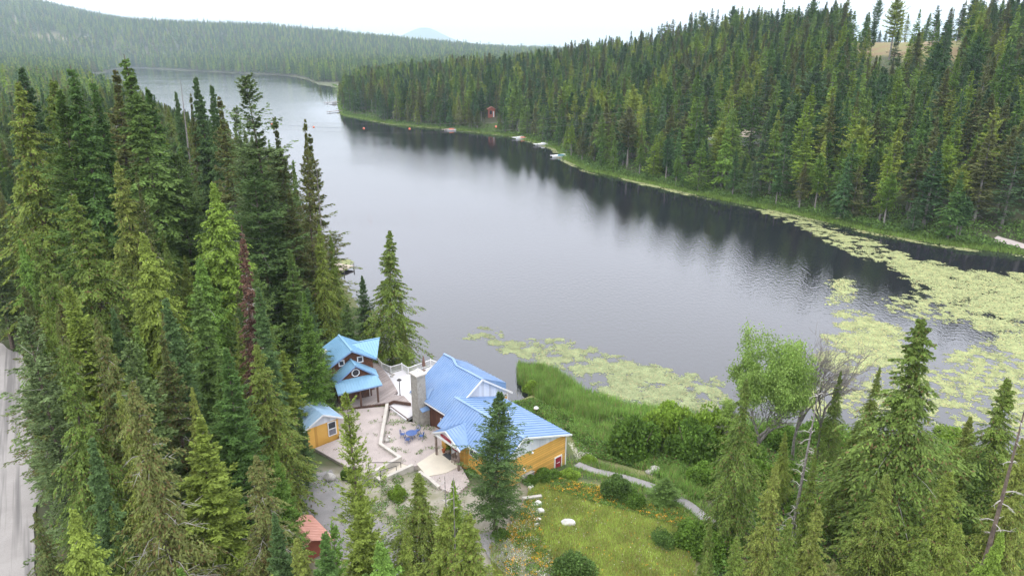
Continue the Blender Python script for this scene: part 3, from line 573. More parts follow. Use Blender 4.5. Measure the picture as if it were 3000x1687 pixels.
# railing
rl = [(-16.6,73.9),(-15.73,74.1),(-14.89,72.42),(-13.66,71.38),(-12.55,72.21),(-11.64,71.11),(-9.38,73.27),(-7.3,71.7)]
railing = empty('railing', (-13, 72, 3.55), 'white slatted railing zigzagging along the lakeside deck', 'railing')
for i, p in enumerate(rl):
    MB().box(lambda a,b,z:(a,b,z),p[0]-.055,p[0]+.055,p[1]-.055,p[1]+.055,3.5,4.42).obj('rail_post', M['white'], railing)
for i in range(len(rl) - 1):
    a, b = np.array(rl[i]), np.array(rl[i+1]); L = np.linalg.norm(b-a); u_ = (b-a)/L; a = a + u_*.06; b = b - u_*.06; q = MB()
    q.bar((*a,4.33),(*b,4.33),.075,.05); q.bar((*a,3.65),(*b,3.65),.04,.05)
    n = int(L/.115)
    for k in range(1, n): c = a + (b-a)*k/n; q.bar((*c,3.67),(*c,4.31),.03,.03)
    q.obj('rail_panel', M['white'], railing)

# ---------------------------------------------------------------- yellow shed
shed = empty('shed', fu(54.4, 24.6, 3.7), 'small yellow shed with pale blue roof and white gable', 'shed')
w = MB(); w.add([Fq(54.3,22.9,2.8),Fq(54.3,26.0,2.8),Fq(54.3,26.0,5.35),Fq(54.3,22.9,5.35),Fq(57.7,26.0,2.8),Fq(57.7,26.0,5.55),Fq(54.3,26.0,5.55)],[(0,1,2,3),(1,4,5,6)]); w.obj('wall', M['orangev'], shed)
w = MB(); w.add([Fq(54.3,22.9,5.35),Fq(54.3,26.0,5.35),Fq(54.3,26.0,5.6),Fq(54.3,24.4,6.4),Fq(54.3,22.9,5.65)],[(0,1,2,3,4)]); w.obj('wall', M['whiteboard'], shed)
r = MB(); a_ = [Fq(53.95,24.4,6.5),Fq(58.0,24.4,6.5),Fq(58.0,26.35,5.5),Fq(53.95,26.35,5.5)]; b_ = [Fq(53.95,24.4,6.5),Fq(58.0,24.4,6.5),Fq(58.0,22.4,5.5),Fq(53.95,22.4,5.5)]
for q in (a_, b_): r.slab(q, .05).ribs(q, np.array(q[3]) - np.array(q[0]), .3, .03, .02)
r.obj('roof', M['paleblue'], shed)
t = MB(); t.bar(Fq(53.93,24.4,6.42),Fq(53.93,26.4,5.4),.05,.14); t.bar(Fq(53.93,24.4,6.42),Fq(53.93,22.4,5.4),.05,.14); t.bar(Fq(53.95,26.37,5.42),Fq(58,26.37,5.42),.05,.1); t.obj('fascia', M['white'], shed)
wd = window(shed, Fq, 'a', 54.3, 24.9, 25.75, 3.85, 5.3, -1, .08, hbar=4.55)
MB().box(Fq,54.24,54.262,24.99,25.66,3.94,4.5).obj('screen', M['screen'], wd)

# ---------------------------------------------------------------- terraces, walls, patio
E_ = lambda x, y, z: at(1060 + x / 7.576, 1280 + y / 7.576, z)
RR = lambda x, y, z: at(850 + x / 2.862, 950 + y / 2.862, z)
UT = [(-18.2,56.0),(-12.72,51.6),(-10.05,53.75),(-12.1,55.85),(-12.6,63.4),(-17.9,62.3),(-16.2,57.3)]
d = MB(); d.prism(UT, 1.5, [3.35,3.3,3.72,3.72,3.72,3.72,3.6]); o = d.obj('upper_gravel_terrace', M['gravel']); tag(o, 'raised pink gravel terrace in front of the cabin', kind='structure')
LT = [(-12.1,55.6),(-12.45,63.4),(-10.4,61.0),(-7.5,59.9),(-5.9,58.5),(-6.3,56.4),(-7.6,53.5),(-8.75,53.1),(-9.9,53.6)]
d = MB(); d.prism(LT, 1.5, 3.32); o = d.obj('courtyard', M['gravel']); tag(o, 'pink gravel courtyard between the retaining wall and lodge', kind='structure')
LT2 = [tuple(p[:2]) for p in (E_(1480,870,3.3),E_(1710,1120,3.3),E_(2100,1280,3.3),E_(2400,1000,3.3),E_(2200,640,3.3),E_(1860,790,3.3))]
d = MB(); d.prism(LT2, 1.5, 3.3); o = d.obj('gravel_bed', M['gravel']); tag(o, 'gravel bed beside the entrance patio', kind='structure')
PT = [tuple(p[:2]) for p in (E_(1215,590,3.36),E_(1780,225,3.36),E_(2120,470,3.36),E_(2180,640,3.36),E_(1860,790,3.36),E_(1450,870,3.36))]
d = MB(); d.prism(PT, 1.5, 3.36); o = d.obj('concrete_patio', M['patio']); tag(o, 'pale concrete patio before the lodge entrance', kind='structure')
ST = [tuple(E_(*p, 3.3)[:2]) for p in [(200,790),(405,930),(1110,610),(880,500),(250,720)]]
d = MB(); d.prism(ST, 1.5, 3.28); o = d.obj('stair_landing', M['patio']); tag(o, 'concrete ramp landing between the two low walls', kind='structure')
def capwall(pts, z0, z1, label, name='retaining_wall', th=.3):
    b = MB()
    pts = [np.array(p[:2], float) for p in pts]; L = []; R = []
    for i, p in enumerate(pts):
        d0 = pts[i] - pts[i-1] if i else pts[1] - pts[0]; d1 = pts[i+1] - pts[i] if i < len(pts)-1 else d0
        d0 = d0/np.linalg.norm(d0); d1 = d1/np.linalg.norm(d1); m_ = np.array([-(d0+d1)[1], (d0+d1)[0]]); m_ /= np.linalg.norm(m_); k = th/2/max(.35, m_ @ np.array([-d0[1], d0[0]]))
        L.append(p + m_*k); R.append(p - m_*k)
    for i in range(len(pts)-1):
        z0a, z0b = (z1[i], z1[i+1]) if hasattr(z1, '__len__') else (z1, z1)
        b.hexa([(*R[i],z0),(*R[i+1],z0),(*L[i+1],z0),(*L[i],z0)], [(*R[i],z0a),(*R[i+1],z0b),(*L[i+1],z0b),(*L[i],z0a)])
    o = b.obj(name, M['concrete'], base=(*pts[0], z0)); return tag(o, label, 'wall')
capwall([(-12.75,63.5),(-12.08,55.83),(-9.95,53.62),(-12.0,51.2)], 2.2, 3.98, 'long crooked concrete retaining wall splitting the gravel courtyard')
capwall([E_(230,800,3.45),E_(405,938,3.45),E_(1130,612,3.45)], 2.2, 3.5, 'low concrete wall around the ramp landing above the driveway')
capwall([E_(1270,770,3.4),E_(1480,905,3.4),E_(1710,1110,3.4)], 2.2, 3.48, 'straight low concrete wall edging the entrance patio')
hr = MB(); A_, B_, C_ = E_(160,730,3.7), E_(160,560,3.7), E_(880,625,3.7)
p0 = np.array([A_[0], A_[1], 3.6]); p1 = p0 + (0,0,.85); p2 = np.array([*E_(870,690,3.35)[:2], 3.95])
hr.tube([p0, p1], .03, 6); hr.tube([p1, p2], .03, 6); hr.tube([p2, p2 - (0,0,.5)], .03, 6); hr.tube([(p1+p2)/2, (p1+p2)/2 - (0,0,.5)], .02, 5)
hr.obj('handrail', M['black'], base=tuple(p0)); tag(bpy.data.objects['handrail'], 'thin black handrail along the upper side of the ramp', 'handrail')
hr = MB(); q0 = np.array([*E_(420,920,3.5)[:2], 3.45]); q1 = q0 + (0,0,.8); q2 = np.array([*E_(770,745,3.4)[:2], 3.7]); q3 = np.array([*E_(520,720,3.7)[:2], 3.9])
hr.tube([q0, q1], .03, 6); hr.tube([q1, q2 + (0,0,.2)], .025, 6); hr.tube([q2 + (0,0,.2), q2 - (0,0,.35)], .025, 6)
o = hr.obj('handrail', M['black'], base=tuple(q0)); tag(o, 'short black handrail standing on the lower ramp wall', 'handrail')

# ---------------------------------------------------------------- small things
def chair(loc, rz, label):
    r0 = empty('patio_chair', loc, label, 'chair', 'chairs round the blue patio table', rz)
    h = .36; s_ = MB(); idn = lambda a, b, z: (a, b, z)
    s_.box(idn,-.19,.19,-.19,.19,h-.02,h+.015); s_.lathe((0,0,h+.015),[(.18,0),(.15,.02)],12); mk('seat', s_.v, s_.f, M['bluemetal'], r0, 'local')
    b = MB(); b.tube([(-.19,.19,h),(-.2,.24,h+.25),(-.12,.26,h+.42),(0,.27,h+.46),(.12,.26,h+.42),(.2,.24,h+.25),(.19,.19,h)],.018,6)
    for k in (-.1,-.03,.04,.1): b.tube([(k,.19,h),(k,.255,h+.4)],.01,5)
    b.tube([(-.2,.22,h+.2),(-.23,0,h+.2),(-.19,-.17,h)],.016,6); b.tube([(.2,.22,h+.2),(.23,0,h+.2),(.19,-.17,h)],.016,6); mk('backrest', b.v, b.f, M['bluemetal'], r0, 'local')
    for sx_ in (-1, 1):
        for sy in (-1, 1): l = MB(); l.tube([(.17*sx_,.17*sy,h),(.2*sx_,.2*sy,0)],.017,6); mk('leg', l.v, l.f, M['bluemetal'], r0, 'local')
    return r0
tb = at(1206, 1283, 3.32)
tbl = empty('patio_table', tb, 'round blue metal table on the pink gravel courtyard', 'table')
q = MB(); q.lathe((0,0,.54),[(.05,0),(.52,.02),(.55,.04),(.52,.06),(.06,.065)],24); mk('tabletop', q.v, q.f, M['bluemetal'], tbl, 'local')
for k in range(4):
    a = k*math.pi/2+.4; l = MB(); l.tube([(.1*math.cos(a),.1*math.sin(a),.54),(.2*math.cos(a),.2*math.sin(a),.3),(.38*math.cos(a),.38*math.sin(a),0)],.025,6); mk('leg', l.v, l.f, M['bluemetal'], tbl, 'local')
chair(tb + (-.85,.15,0), math.radians(80), 'blue iron chair on the left side of the round table')
chair(tb + (.45,.85,0), math.radians(-25), 'blue iron chair behind the round table nearest the lodge')
chair(tb + (.95,-.15,0), math.radians(-100), 'blue iron chair to the right of the round table')
chair(tb + (-.25,-.8,0), math.radians(165), 'blue iron chair in front of the round table')
# lamp post
lb = (-11.81, 65.91, 3.55); lp = empty('lamp_post', lb, 'dark lamp post with a bell shade on the pale deck', 'lamp post')
q = MB(); q.lathe(lb, [(.1,0),(.1,.08),(.045,.12),(.04,1.75)], 10); q.obj('pole', M['black'], lp)
q = MB(); q.lathe(np.array(lb)+(0,0,1.7), [(.04,0),(.1,.05),(.25,.12),(.24,.17),(.1,.26),(.03,.34)], 14); q.obj('lamp_shade', M['black'], lp)
# round dome on a pole in the greenery
db = np.array([*at(1570.5, 1215, 2.2)[:2], 2.0]); dl = empty('dome_lamp', db, 'white round dome on a dark pole among the reeds behind the lodge', 'lamp')
q = MB(); q.lathe(db, [(.04,0),(.035,.95)], 8); q.obj('pole', M['black'], dl)
q = MB(); q.lathe(db+(0,0,.93), [(.1,0),(.26,.03),(.27,.07),(.2,.18),(.04,.23)], 18); q.obj('dome', M['white'], dl, smooth=True)
# closed umbrella on the deck
ub = np.array([*at(1242, 1085, 3.55)[:2], 3.55]); um = empty('patio_umbrella', ub, 'folded brown umbrella standing by the white railing', 'umbrella')
q = MB(); q.lathe(ub, [(.22,0),(.22,.07),(.03,.1),(.025,1.9)], 10); q.obj('pole', M['wood'], um)
q = MB(); q.lathe(ub+(0,0,.55), [(.16,0),(.2,.1),(.17,.5),(.12,.85),(.05,1.2),(.02,1.3)], 9); q.obj('canopy', M['umbrella'], um)
# chaise/stones beside boardwalk
def rock(loc, s_, label, mt='rock', seed=0, cat='rock', group=None, name='rock'):
    rg = np.random.RandomState(seed); import bmesh
    bm = bmesh.new(); bmesh.ops.create_icosphere(bm, subdivisions=3, radius=1.0)
    v_ = np.array([v.co[:] for v in bm.verts]); f_ = [[v.index for v in f.verts] for f in bm.faces]; bm.free()
    pl = rg.randn(9, 3); pl /= np.linalg.norm(pl, axis=1)[:, None]
    for k in pl:
        dd_ = v_ @ k; lim = .62 + .25*rg.rand(); v_ = v_ - k[None]*np.maximum(dd_-lim, 0)[:, None]
    v_ = v_*np.array(s_)[None]; v_[:, 2] = np.maximum(v_[:, 2], -.4*s_[2])
    o = mk(name, v_ + np.array(loc)[None] + (0, 0, s_[2]*.3), f_, M[mt], base=tuple(loc)); tag(o, label, cat, group); return o
def gz(p): return float(terrain(np.array([[p[0], p[1]]]))[0])
def gp(px, py, z=3.2):
    for _ in range(4): p = at(px, py, z); z = gz(p)
    return np.array([p[0], p[1], z])
rock(gp(1664,1535), (.62,.30,.36), 'large white boulder lying alone in the yellow meadow', 'whiterock', 3)
rock(at(1134,1293,3.3), (.27,.27,.3), 'round pale boulder in the corner behind the retaining wall', 'rock', 4)
rock(at(1140,1281,3.3), (.14,.15,.16), 'small pale rock just behind the round boulder', 'whiterock', 5)
rock(at(1146,1258,3.3), (.15,.14,.14), 'small tan rock between two clumps along the wall', 'rock', 6)
for i, p in enumerate([(1148,1103),(1152,1098),(1144,1095),(1138,1090),(1133,1085)]):
    rock(at(*p,3.55), (.24-.02*i,.15,.14), ['largest end stone','second stone','third stone','fourth stone','smallest far stone'][i]+' of the row where boardwalk meets pale deck', 'rock', 20+i, group='stones along the boardwalk edge')
for i, (p, s_) in enumerate([((1575,1477),.28),((1583,1499),.26),((1578,1522),.17),((1572,1540),.2),((1555,1430),.22)]):
    rock(gp(*p), (s_*1.3,s_,s_), ['pale stone just below the concrete step','blocky white stone in the middle of the verge','small stone above the last one on the verge','last pale stone at the foot of the verge','pale stone beside the concrete block'][i], 'whiterock', 30+i, group='pale stones down the verge')
rock(gp(1914,1384,2), (.8,.6,.5), 'grey boulder among the shrubs beyond the path', 'rock', 41)
rock(gp(1752,1312,2), (.28,.22,.25), 'small pale rock standing in the green beyond the path', 'whiterock', 42)
rock(gp(965,1405,3.2), (.6,.5,.5), 'grey boulder under the fir beside the driveway', 'rock', 43)
# concrete block and step
q = MB(); bb = gp(1536,1412); an = .72
fr = lambda a, b, z: (bb[0] + a*math.cos(an) - b*math.sin(an), bb[1] + a*math.sin(an) + b*math.cos(an), z)
q.box(fr, -.1,1.15,0,.62,bb[2]-.1,bb[2]+.55); q.box(fr, -.14,1.19,-.04,.66,bb[2]+.55,bb[2]+.6); o = q.obj('concrete_block', M['formed'], base=tuple(bb)); tag(o, 'grey concrete box below the orange gable wall', 'box')
q = MB(); bb2 = gp(1560,1465); q.bar(bb2+(-.8,0,.1), bb2+(.75,.35,.1), .3, .3); o = q.obj('concrete_step', M['concrete'], base=tuple(bb2)); tag(o, 'long low concrete step beside the meadow verge', 'step')
# doormat, bench, pots
q = MB(); q.prism([E_(1785,385,3.38)[:2],E_(1905,330,3.38)[:2],E_(2085,440,3.38)[:2],E_(1950,510,3.38)[:2]], 3.362, 3.385); o = q.obj('doormat', M['mat'], base=(*E_(1900,420,3.36)[:2],3.36)); tag(o, 'dark grey doormat on the patio before the entrance', 'mat')
bn = np.array([*E_(2085,560,3.36)[:2], 3.36]); bo = empty('armchair', bn, 'weathered wooden armchair beside the right porch post', 'armchair', rz=ang-math.pi/2)
idn = lambda a, b, z: (a, b, z)
for nm, bxs in (('seat', [(-.26,.26,-.24,.24,.3,.34)]), ('backrest', [(-.26+k*.105,-.18+k*.105,.22,.26,.34,.85) for k in range(5)]), ('armrest', [(-.33,-.24,-.26,.26,.5,.53)]), ('armrest', [(.24,.33,-.26,.26,.5,.53)]),
                ('leg', [(-.3,-.24,-.24,-.18,0,.5)]), ('leg', [(.24,.3,-.24,-.18,0,.5)]), ('leg', [(-.3,-.24,.18,.24,0,.5)]), ('leg', [(.24,.3,.18,.24,0,.5)])):
    q = MB()
    for b in bxs: q.box(idn, *b)
    mk(nm, q.v, q.f, M['wood'], bo, 'local')
def pot(loc, s_, mt, label, leafy=True):
    r0 = empty('potted_plant' if leafy else 'flower_pot', loc, label, 'plant pot'); q = MB(); q.lathe(loc, [(.12*s_,0),(.19*s_,.28*s_),(.2*s_,.34*s_),(.15*s_,.34*s_),(.13*s_,.3*s_)], 12); q.obj('pot', M[mt], r0)
    if leafy:
        rg = np.random.RandomState(int(s_*100)); c_ = rg.randn(160,3)*(.13*s_,.13*s_,.14*s_) + np.array(loc) + (0,0,.55*s_); v_ = (c_[:,None,:] + rg.randn(160,3,3)*.05*s_).reshape(-1,3)
        mk('foliage', v_, np.arange(480).reshape(-1,3), M['bush'], r0)
pot(np.array(Fq(45.6,31.85,3.36)), 1.0, 'terracotta', 'orange pumpkin coloured pot beside the entrance wall', False)
pot(np.array(Fq(45.2,32.05,3.36)), 1.2, 'wood', 'dark leafy pot plant left of the entrance door')

# ---------------------------------------------------------------- docks, boats, far cabins, wires
def flip(poly): return poly
def dock(p0, p1, w_, label, mt='wood', z=.6):
    w_ = w_*1.5
    p0 = np.array(p0[:2]); p1 = np.array(p1[:2]); b = MB(); b.bar((*p0, z), (*p1, z), w_, .15); o = empty('dock', (*p0, 0), label, 'dock', 'docks on the right shore' if mt != 'tan' else None)
    b.obj('walkway', M[mt], o); u_ = (p1-p0)/np.linalg.norm(p1-p0); n_ = np.array([-u_[1], u_[0]])
    for k in (0.05, .95):
        for s_ in (-1, 1):
            c_ = p0 + (p1-p0)*k + n_*w_*.5*s_; q = MB(); q.tube([(*c_, -1.5), (*c_, z+.6)], .09, 6); q.obj('piling', M['greybark'], o)
    return o
def boat(p, rz, L_, label, cover=None, cabin_=False):
    o = empty('boat', (*p[:2], 0), label, 'boat', 'boats moored on the right shore', rz); n = 9; V_ = []; F_ = []
    for i in range(n):
        t = i/(n-1); x = (t-.5)*L_; w_ = .42*(1-max(0,(t-.45)/.55)**2.2)*L_*.36; w_ = max(w_, .01); s_ = .15*t*t
        V_ += [(x,-w_,.55+s_),(x,-w_*.75,.05),(x,0,-.12),(x,w_*.75,.05),(x,w_,.55+s_),(x,w_*.85,.55+s_),(x,0,.45+s_),(x,-w_*.85,.55+s_)]
    for i in range(n-1):
        for k in range(8): F_.append((i*8+k,(i+1)*8+k,(i+1)*8+(k+1)%8,i*8+(k+1)%8))
    F_.append(tuple(range(8))); F_.append(tuple(range((n-1)*8,n*8))[::-1]); mk('hull', V_, F_, M['boatwhite'], o, 'local')
    if cover:
        q = MB(); q.hexa([(-.35*L_,-.12*L_,.55),(.1*L_,-.11*L_,.55),(.1*L_,.11*L_,.55),(-.35*L_,.12*L_,.55)],[(-.3*L_,-.08*L_,.95),(.05*L_,-.06*L_,1.1),(.05*L_,.06*L_,1.1),(-.3*L_,.08*L_,.95)]); mk('cover', q.v, q.f, M[cover], o, 'local')
    if cabin_:
        q = MB(); q.hexa([(-.15*L_,-.11*L_,.5),(.15*L_,-.1*L_,.5),(.15*L_,.1*L_,.5),(-.15*L_,.11*L_,.5)],[(-.12*L_,-.08*L_,1.2),(.05*L_,-.07*L_,1.2),(.05*L_,.07*L_,1.2),(-.12*L_,.08*L_,1.2)]); mk('windscreen', q.v, q.f, M['boatwhite'], o, 'local')
D1 = (V(1115,330), V(1158,323)); D2 = (V(1292,350), V(1342,343)); D3 = (V(1345,367), V(1395,361)); D4 = (V(1387,396), V(1434,391)); D5 = (V(818,261), V(856,258)); D6 = (V(825,284), V(858,281))
dock(*D1, 1.6, 'farthest dock along the dark right shore', 'wood'); dock(*D2, 1.4, 'dock with tall white posts beside the orange covered boat', 'white'); dock(*D3, 1.2, 'pale dock holding the white boat with a cabin', 'white')
dock(*D4, 1.2, 'dock nearest the camera on the right shore, beside the teal boat', 'white'); dock(*D5, 2.2, 'upper dock at the tip of the wooded point', 'wood'); dock(*D6, 1.8, 'lower dock at the tip of the wooded point', 'wood')
boat(V(1132,329), math.pi+.1, 6.0, 'white boat with an orange cover on the farthest dock', 'boatorange'); boat(V(1312,350), math.pi+.3, 5.2, 'white boat with an orange red cover at the dock with tall posts', 'boatorange')
boat(V(1365,366), math.pi+.3, 6.5, 'white cabin boat moored at the pale dock', None, True); boat(V(1407,396), math.pi+.3, 5.6, 'white boat with a teal cover, nearest on the right shore', 'teal')
boat(V(838,263), math.pi, 7, 'dark grey boat moored at the wooded point', 'black')
dock(V(868,672), V(840,683), 3.0, 'pink timber dock beside the left shore trees', 'tan', .5); bpy.data.objects['dock.006']['label'] = 'wide pinkish timber dock under the left shore trees'
def march(px, py, up=0.0):
    r0 = ray(px, py); Ys = np.arange(20, 2500, 1.0); t = Ys/r0[1]; P = np.stack([r0[0]*t, Ys, r0[2]*t + CAM_H - up], 1); g_ = terrain(P); k = np.argmax(P[:, 2] < np.maximum(g_, 0)); return np.array([P[k, 0], P[k, 1], g_[k]])
HUTS = []
def hut(px, py, z, w_, l_, h_, rz, wm, rm, label, cat='cabin', name='cabin'):
    p = march(px*1.1646, py*1.1646, h_*.5); zz = p[2]
    HUTS.append(p[1] - 2); o = empty(name, (p[0], p[1], zz), label, cat, rz=rz)
    b = MB(); b.add([(-w_/2,-l_/2,-1),(w_/2,-l_/2,-1),(w_/2,l_/2,-1),(-w_/2,l_/2,-1),(-w_/2,-l_/2,h_),(w_/2,-l_/2,h_),(w_/2,l_/2,h_),(-w_/2,l_/2,h_),(0,-l_/2,h_+w_*.3),(0,l_/2,h_+w_*.3)],[(0,1,5,8,4),(1,2,6,5),(2,3,7,9,6),(3,0,4,7)]); mk('wall', b.v, b.f, M[wm], o, 'local')
    r_ = MB()
    for s_ in (-1, 1):
        q = [(0,-l_/2-.5,h_+w_*.3+.1),(0,l_/2+.5,h_+w_*.3+.1),(s_*(w_/2+.6),l_/2+.5,h_-.25),(s_*(w_/2+.6),-l_/2-.5,h_-.25)]; r_.slab(q,.1).ribs(q, (s_*(w_/2+.6),0,-.35-w_*.3), .6)
    mk('roof', r_.v, r_.f, M[rm], o, 'local')
    q = MB(); q.box(lambda a,b,z:(a,b,z),-w_*.28,w_*.05,-l_/2-.06,-l_/2+.02,h_*.35,h_*.8); mk('window', q.v, q.f, M['glass'], o, 'local')
    q = MB(); q.box(lambda a,b,z:(a,b,z),w_*.2,w_*.38,-l_/2-.06,-l_/2+.02,0,h_*.72); mk('door', q.v, q.f, M['white'], o, 'local')
    return o
hut(1236, 285, 4, 3.6, 4, 4.2, .1, 'redpaint', 'redroof', 'small faded red cabin half hidden in the far right shore forest')
hut(1800, 357, 8, 2.4, 4, 1.6, .6, 'white', 'white', 'white roofed outbuilding in the right hillside forest', 'shed', 'outbuilding')
hut(1885, 352, 8, 4.5, 5, 2.6, .3, 'boatwhite', 'tan', 'white house with a tan roof glimpsed in the hillside forest', 'house', 'house')
hut(712, 765, 3.5, 5.0, 6, 2.6, 1.0, 'darkwood', 'green_roof', 'cabin with a green metal roof among the left shore trees')
# red roofed hut bottom left
rp = gp(893, 1606, 3.3); rh = empty('garage', rp, 'faded red metal roof of a hut under the bottom trees', 'shed')
def fr3(a, b, z): return (rp[0] + a*Uv[0] + b*Nv[0], rp[1] + a*Uv[1] + b*Nv[1], rp[2] + z)
b = MB(); b.add([fr3(-1.4,-1.6,-.5),fr3(1.9,-1.6,-.5),fr3(1.9,1.4,-.5),fr3(-1.4,1.4,-.5),fr3(-1.4,-1.6,1.0),fr3(1.9,-1.6,1.0),fr3(1.9,1.4,1.0),fr3(-1.4,1.4,1.0),fr3(-1.4,-.1,1.7),fr3(1.9,-.1,1.7)],[(0,1,5,4),(1,2,6,9,5),(2,3,7,6),(3,0,4,8,7)]); b.obj('wall', M['redpaint'], rh)
r_ = MB()
for s_ in (-1, 1):
    q = [fr3(-1.7,-.1,1.8),fr3(2.2,-.1,1.8),fr3(2.2,-.1+s_*1.8,.9),fr3(-1.7,-.1+s_*1.8,.9)]; r_.slab(q,.05).ribs(q, np.array(q[3])-np.array(q[0]), .24, .03, .03)
r_.obj('roof', M['redroof'], rh)

# wires across the lake with marker balls
wp = [(560,330),(796,365),(919,373),(1066,377),(1200,378),(1453,372),(1800,345),(2150,300)]
WY = 225.0
def aty(px, py, Y): r0 = ray(px, py); t = Y / r0[1]; return np.array([r0[0]*t, Y, r0[2]*t + CAM_H])
pts = [aty(x, y, WY) for x, y in wp]; q = MB(); q.tube(pts, .022, 4); o = q.obj('power_line', M['black'], base=tuple(pts[0])); tag(o, 'thin wire crossing the lake carrying the orange balls', 'wire')
for k, dy in ((1, -13), (2, 12)):
    pt = [aty(x, y + dy + (6 if dy > 0 else 0)*(i % 2)*0, WY + k) for i, (x, y) in enumerate(wp)]; q = MB(); q.tube(pt, .02, 4); o = q.obj('power_line', M['greybark'], base=tuple(pt[0])); tag(o, ['', 'upper bare wire crossing the lake', 'lower bare wire crossing the lake'][k], 'wire')
for (x, y), lab in zip([(796,365),(919,373),(1066,377),(1200,378),(1453,372)], ['leftmost orange marker ball, close to the left shore trees','second orange marker ball from the left, over open water','third orange marker ball from the left on the wire','fourth orange marker ball, left of the farthest dock','rightmost orange marker ball, before the right shore forest']):
    c_ = aty(x, y, WY); q = MB(); q.lathe(c_, [(.02,-.35),(.22,-.28),(.34,-.1),(.34,.1),(.22,.28),(.02,.35)], 12); o = q.obj('marker_ball', M['ball'], base=tuple(c_), smooth=True); tag(o, lab, 'marker ball', 'marker balls on the lake wire')
c1, c2 = RR(530,790,5.2), RR(1290,780,5.2)

# ---------------------------------------------------------------- tree generator
def rot(v, a):
    c, s = np.cos(a), np.sin(a); return np.stack([v[..., 0]*c - v[..., 1]*s, v[..., 0]*s + v[..., 1]*c], -1)
def conifer(seed, h=18.0, R=2.4, cs=.12, nb=320, nt=12, nl=5, leaf=.22, lw=.09, style='fir', bare=14, gap=0.0):
    """returns (trunk V,F), (crown V,F), (bare branches V,F); base at z=0"""
    rg = np.random.RandomState(seed)
    t = np.sort(rg.rand(nb) ** .92); z0 = (cs + (1 - cs) * t * .985) * h
    prof = {'fir': (1 - t) ** 1.0 + .01, 'cedar': (1 - t) ** .95 * (.86 + .14*np.sin(t*9 + seed)) + .01, 'spire': .95*(1 - t) ** .7 * (1 - .3*t) + .015,
            'pine': (.35 + .65*np.sin(np.clip(t*1.15, 0, 1)*math.pi) ** .7) * (1 - t*.55), 'layer': ((1 - t) ** .7)*(.7 + .5*(np.sin(t*34 + seed) > .1)) + .03}[style]
    prof = prof * np.clip(.6 + t*3.2, 0, 1)
    az = np.cumsum(np.full(nb, 2.39996)) + rg.randn(nb)*.25
    lump = .5 + .95*vnoise(az*1.1 % 6.28 + 40 + seed, z0*.42 + seed*3)
    L = R*prof*lump*(.55 + .8*rg.rand(nb)); L = np.maximum(L, .06)
    if gap > 0: keep = vnoise(az*1.3 % 6.28 + seed, z0*.5 + 7*seed) > gap; L = L*np.where(keep, 1, .35)
    up = {'fir': .12, 'cedar': .28, 'spire': -.1, 'pine': .45, 'layer': .05}[style]; dr = {'fir': .5, 'cedar': .95, 'spire': .85, 'pine': .1, 'layer': .25}[style]; tip = {'fir': .28, 'cedar': .12, 'spire': .2, 'pine': .25, 'layer': .2}[style]
    p0 = up + .9*(t - .35) * (style != 'cedar') + .35*(t - .3)*(style == 'cedar') + rg.randn(nb)*.2
    dirx = np.stack([np.cos(az), np.sin(az)], 1)
    bend = .012*h*np.array([math.sin(seed*1.3), math.cos(seed*2.1)])
    def bpt(s):  # s: (nb,k)
        hx = dirx[:, None, :]*(L[:, None]*s)[..., None] + (bend[None, None]*(t[:, None]**2)[..., None])
        zz = z0[:, None] + L[:, None]*(p0[:, None]*s - dr*s**2*(.6 + .4*(1 - t[:, None])) + tip*s**3)
        return np.concatenate([hx, zz[..., None]], -1)
    s = np.linspace(.14, 1.0, nt)[None] + rg.rand(nb, nt)*.05; s = np.clip(s, .05, 1.02)
    P0 = bpt(s)                                                     # nb,nt,3
    side = np.where(np.arange(nt) % 2 == 0, 1, -1)[None]
    ta = side*(1.05 - .75*s) + rg.randn(nb, nt)*.18
    td = rot(np.repeat(dirx[:, None, :], nt, 1), ta)
    tl = (L[:, None]*(.40*(1 - s) + .13) + .05)*(.75 + .5*rg.rand(nb, nt))
    droop = {'fir': .12, 'cedar': .55, 'spire': .45, 'pine': -.25, 'layer': .05}[style]
    tz = -droop*tl + rg.randn(nb, nt)*.06
    T = np.concatenate([td*tl[..., None], tz[..., None]], -1)       # twig vector
    q = (np.arange(nl)[None, None] + rg.rand(nb, nt, nl))/nl
    Q = P0[:, :, None, :] + T[:, :, None, :]*q[..., None]; Q[..., 2] -= droop*.5*tl[:, :, None]*q**2
    la = rg.uniform(-1.1, 1.1, (nb, nt, nl)); ld = rot(np.repeat(td[:, :, None, :], nl, 2), la)
    hang = {'fir': (-.05, .22), 'cedar': (-.75, .3), 'spire': (-.5, .3), 'pine': (.35, .35), 'layer': (0, .15)}[style]
    lz = hang[0] + rg.randn(nb, nt, nl)*hang[1]
    D = np.concatenate([ld, lz[..., None]], -1); D /= np.linalg.norm(D, axis=-1, keepdims=True)
    ll = leaf*(.7 + .6*rg.rand(nb, nt, nl))*np.clip(.35 + 1.1*(1 - t)[:, None, None], .35, 1)
    A = Q.reshape(-1, 3); D = D.reshape(-1, 3); ll = ll.reshape(-1)
    S = np.cross(D, rg.randn(len(A), 3)*.45 + (0, 0, 1)); S /= np.linalg.norm(S, axis=1)[:, None] + 1e-6
    w_ = lw*(.7 + .6*rg.rand(len(A)))
    V_ = np.stack([A - D*ll[:, None]*.1, A + D*ll[:, None]*.45 + S*w_[:, None], A + D*ll[:, None], A + D*ll[:, None]*.42 - S*w_[:, None]], 1).reshape(-1, 3)
    F_ = np.arange(len(V_)).reshape(-1, 4)
    # trunk and limbs
    tr = MB(); zs = np.linspace(0, 1, 9); rad = [max(.012*h*(1 - k)**.9, .015)*(1.25 if k == 0 else 1) for k in zs]
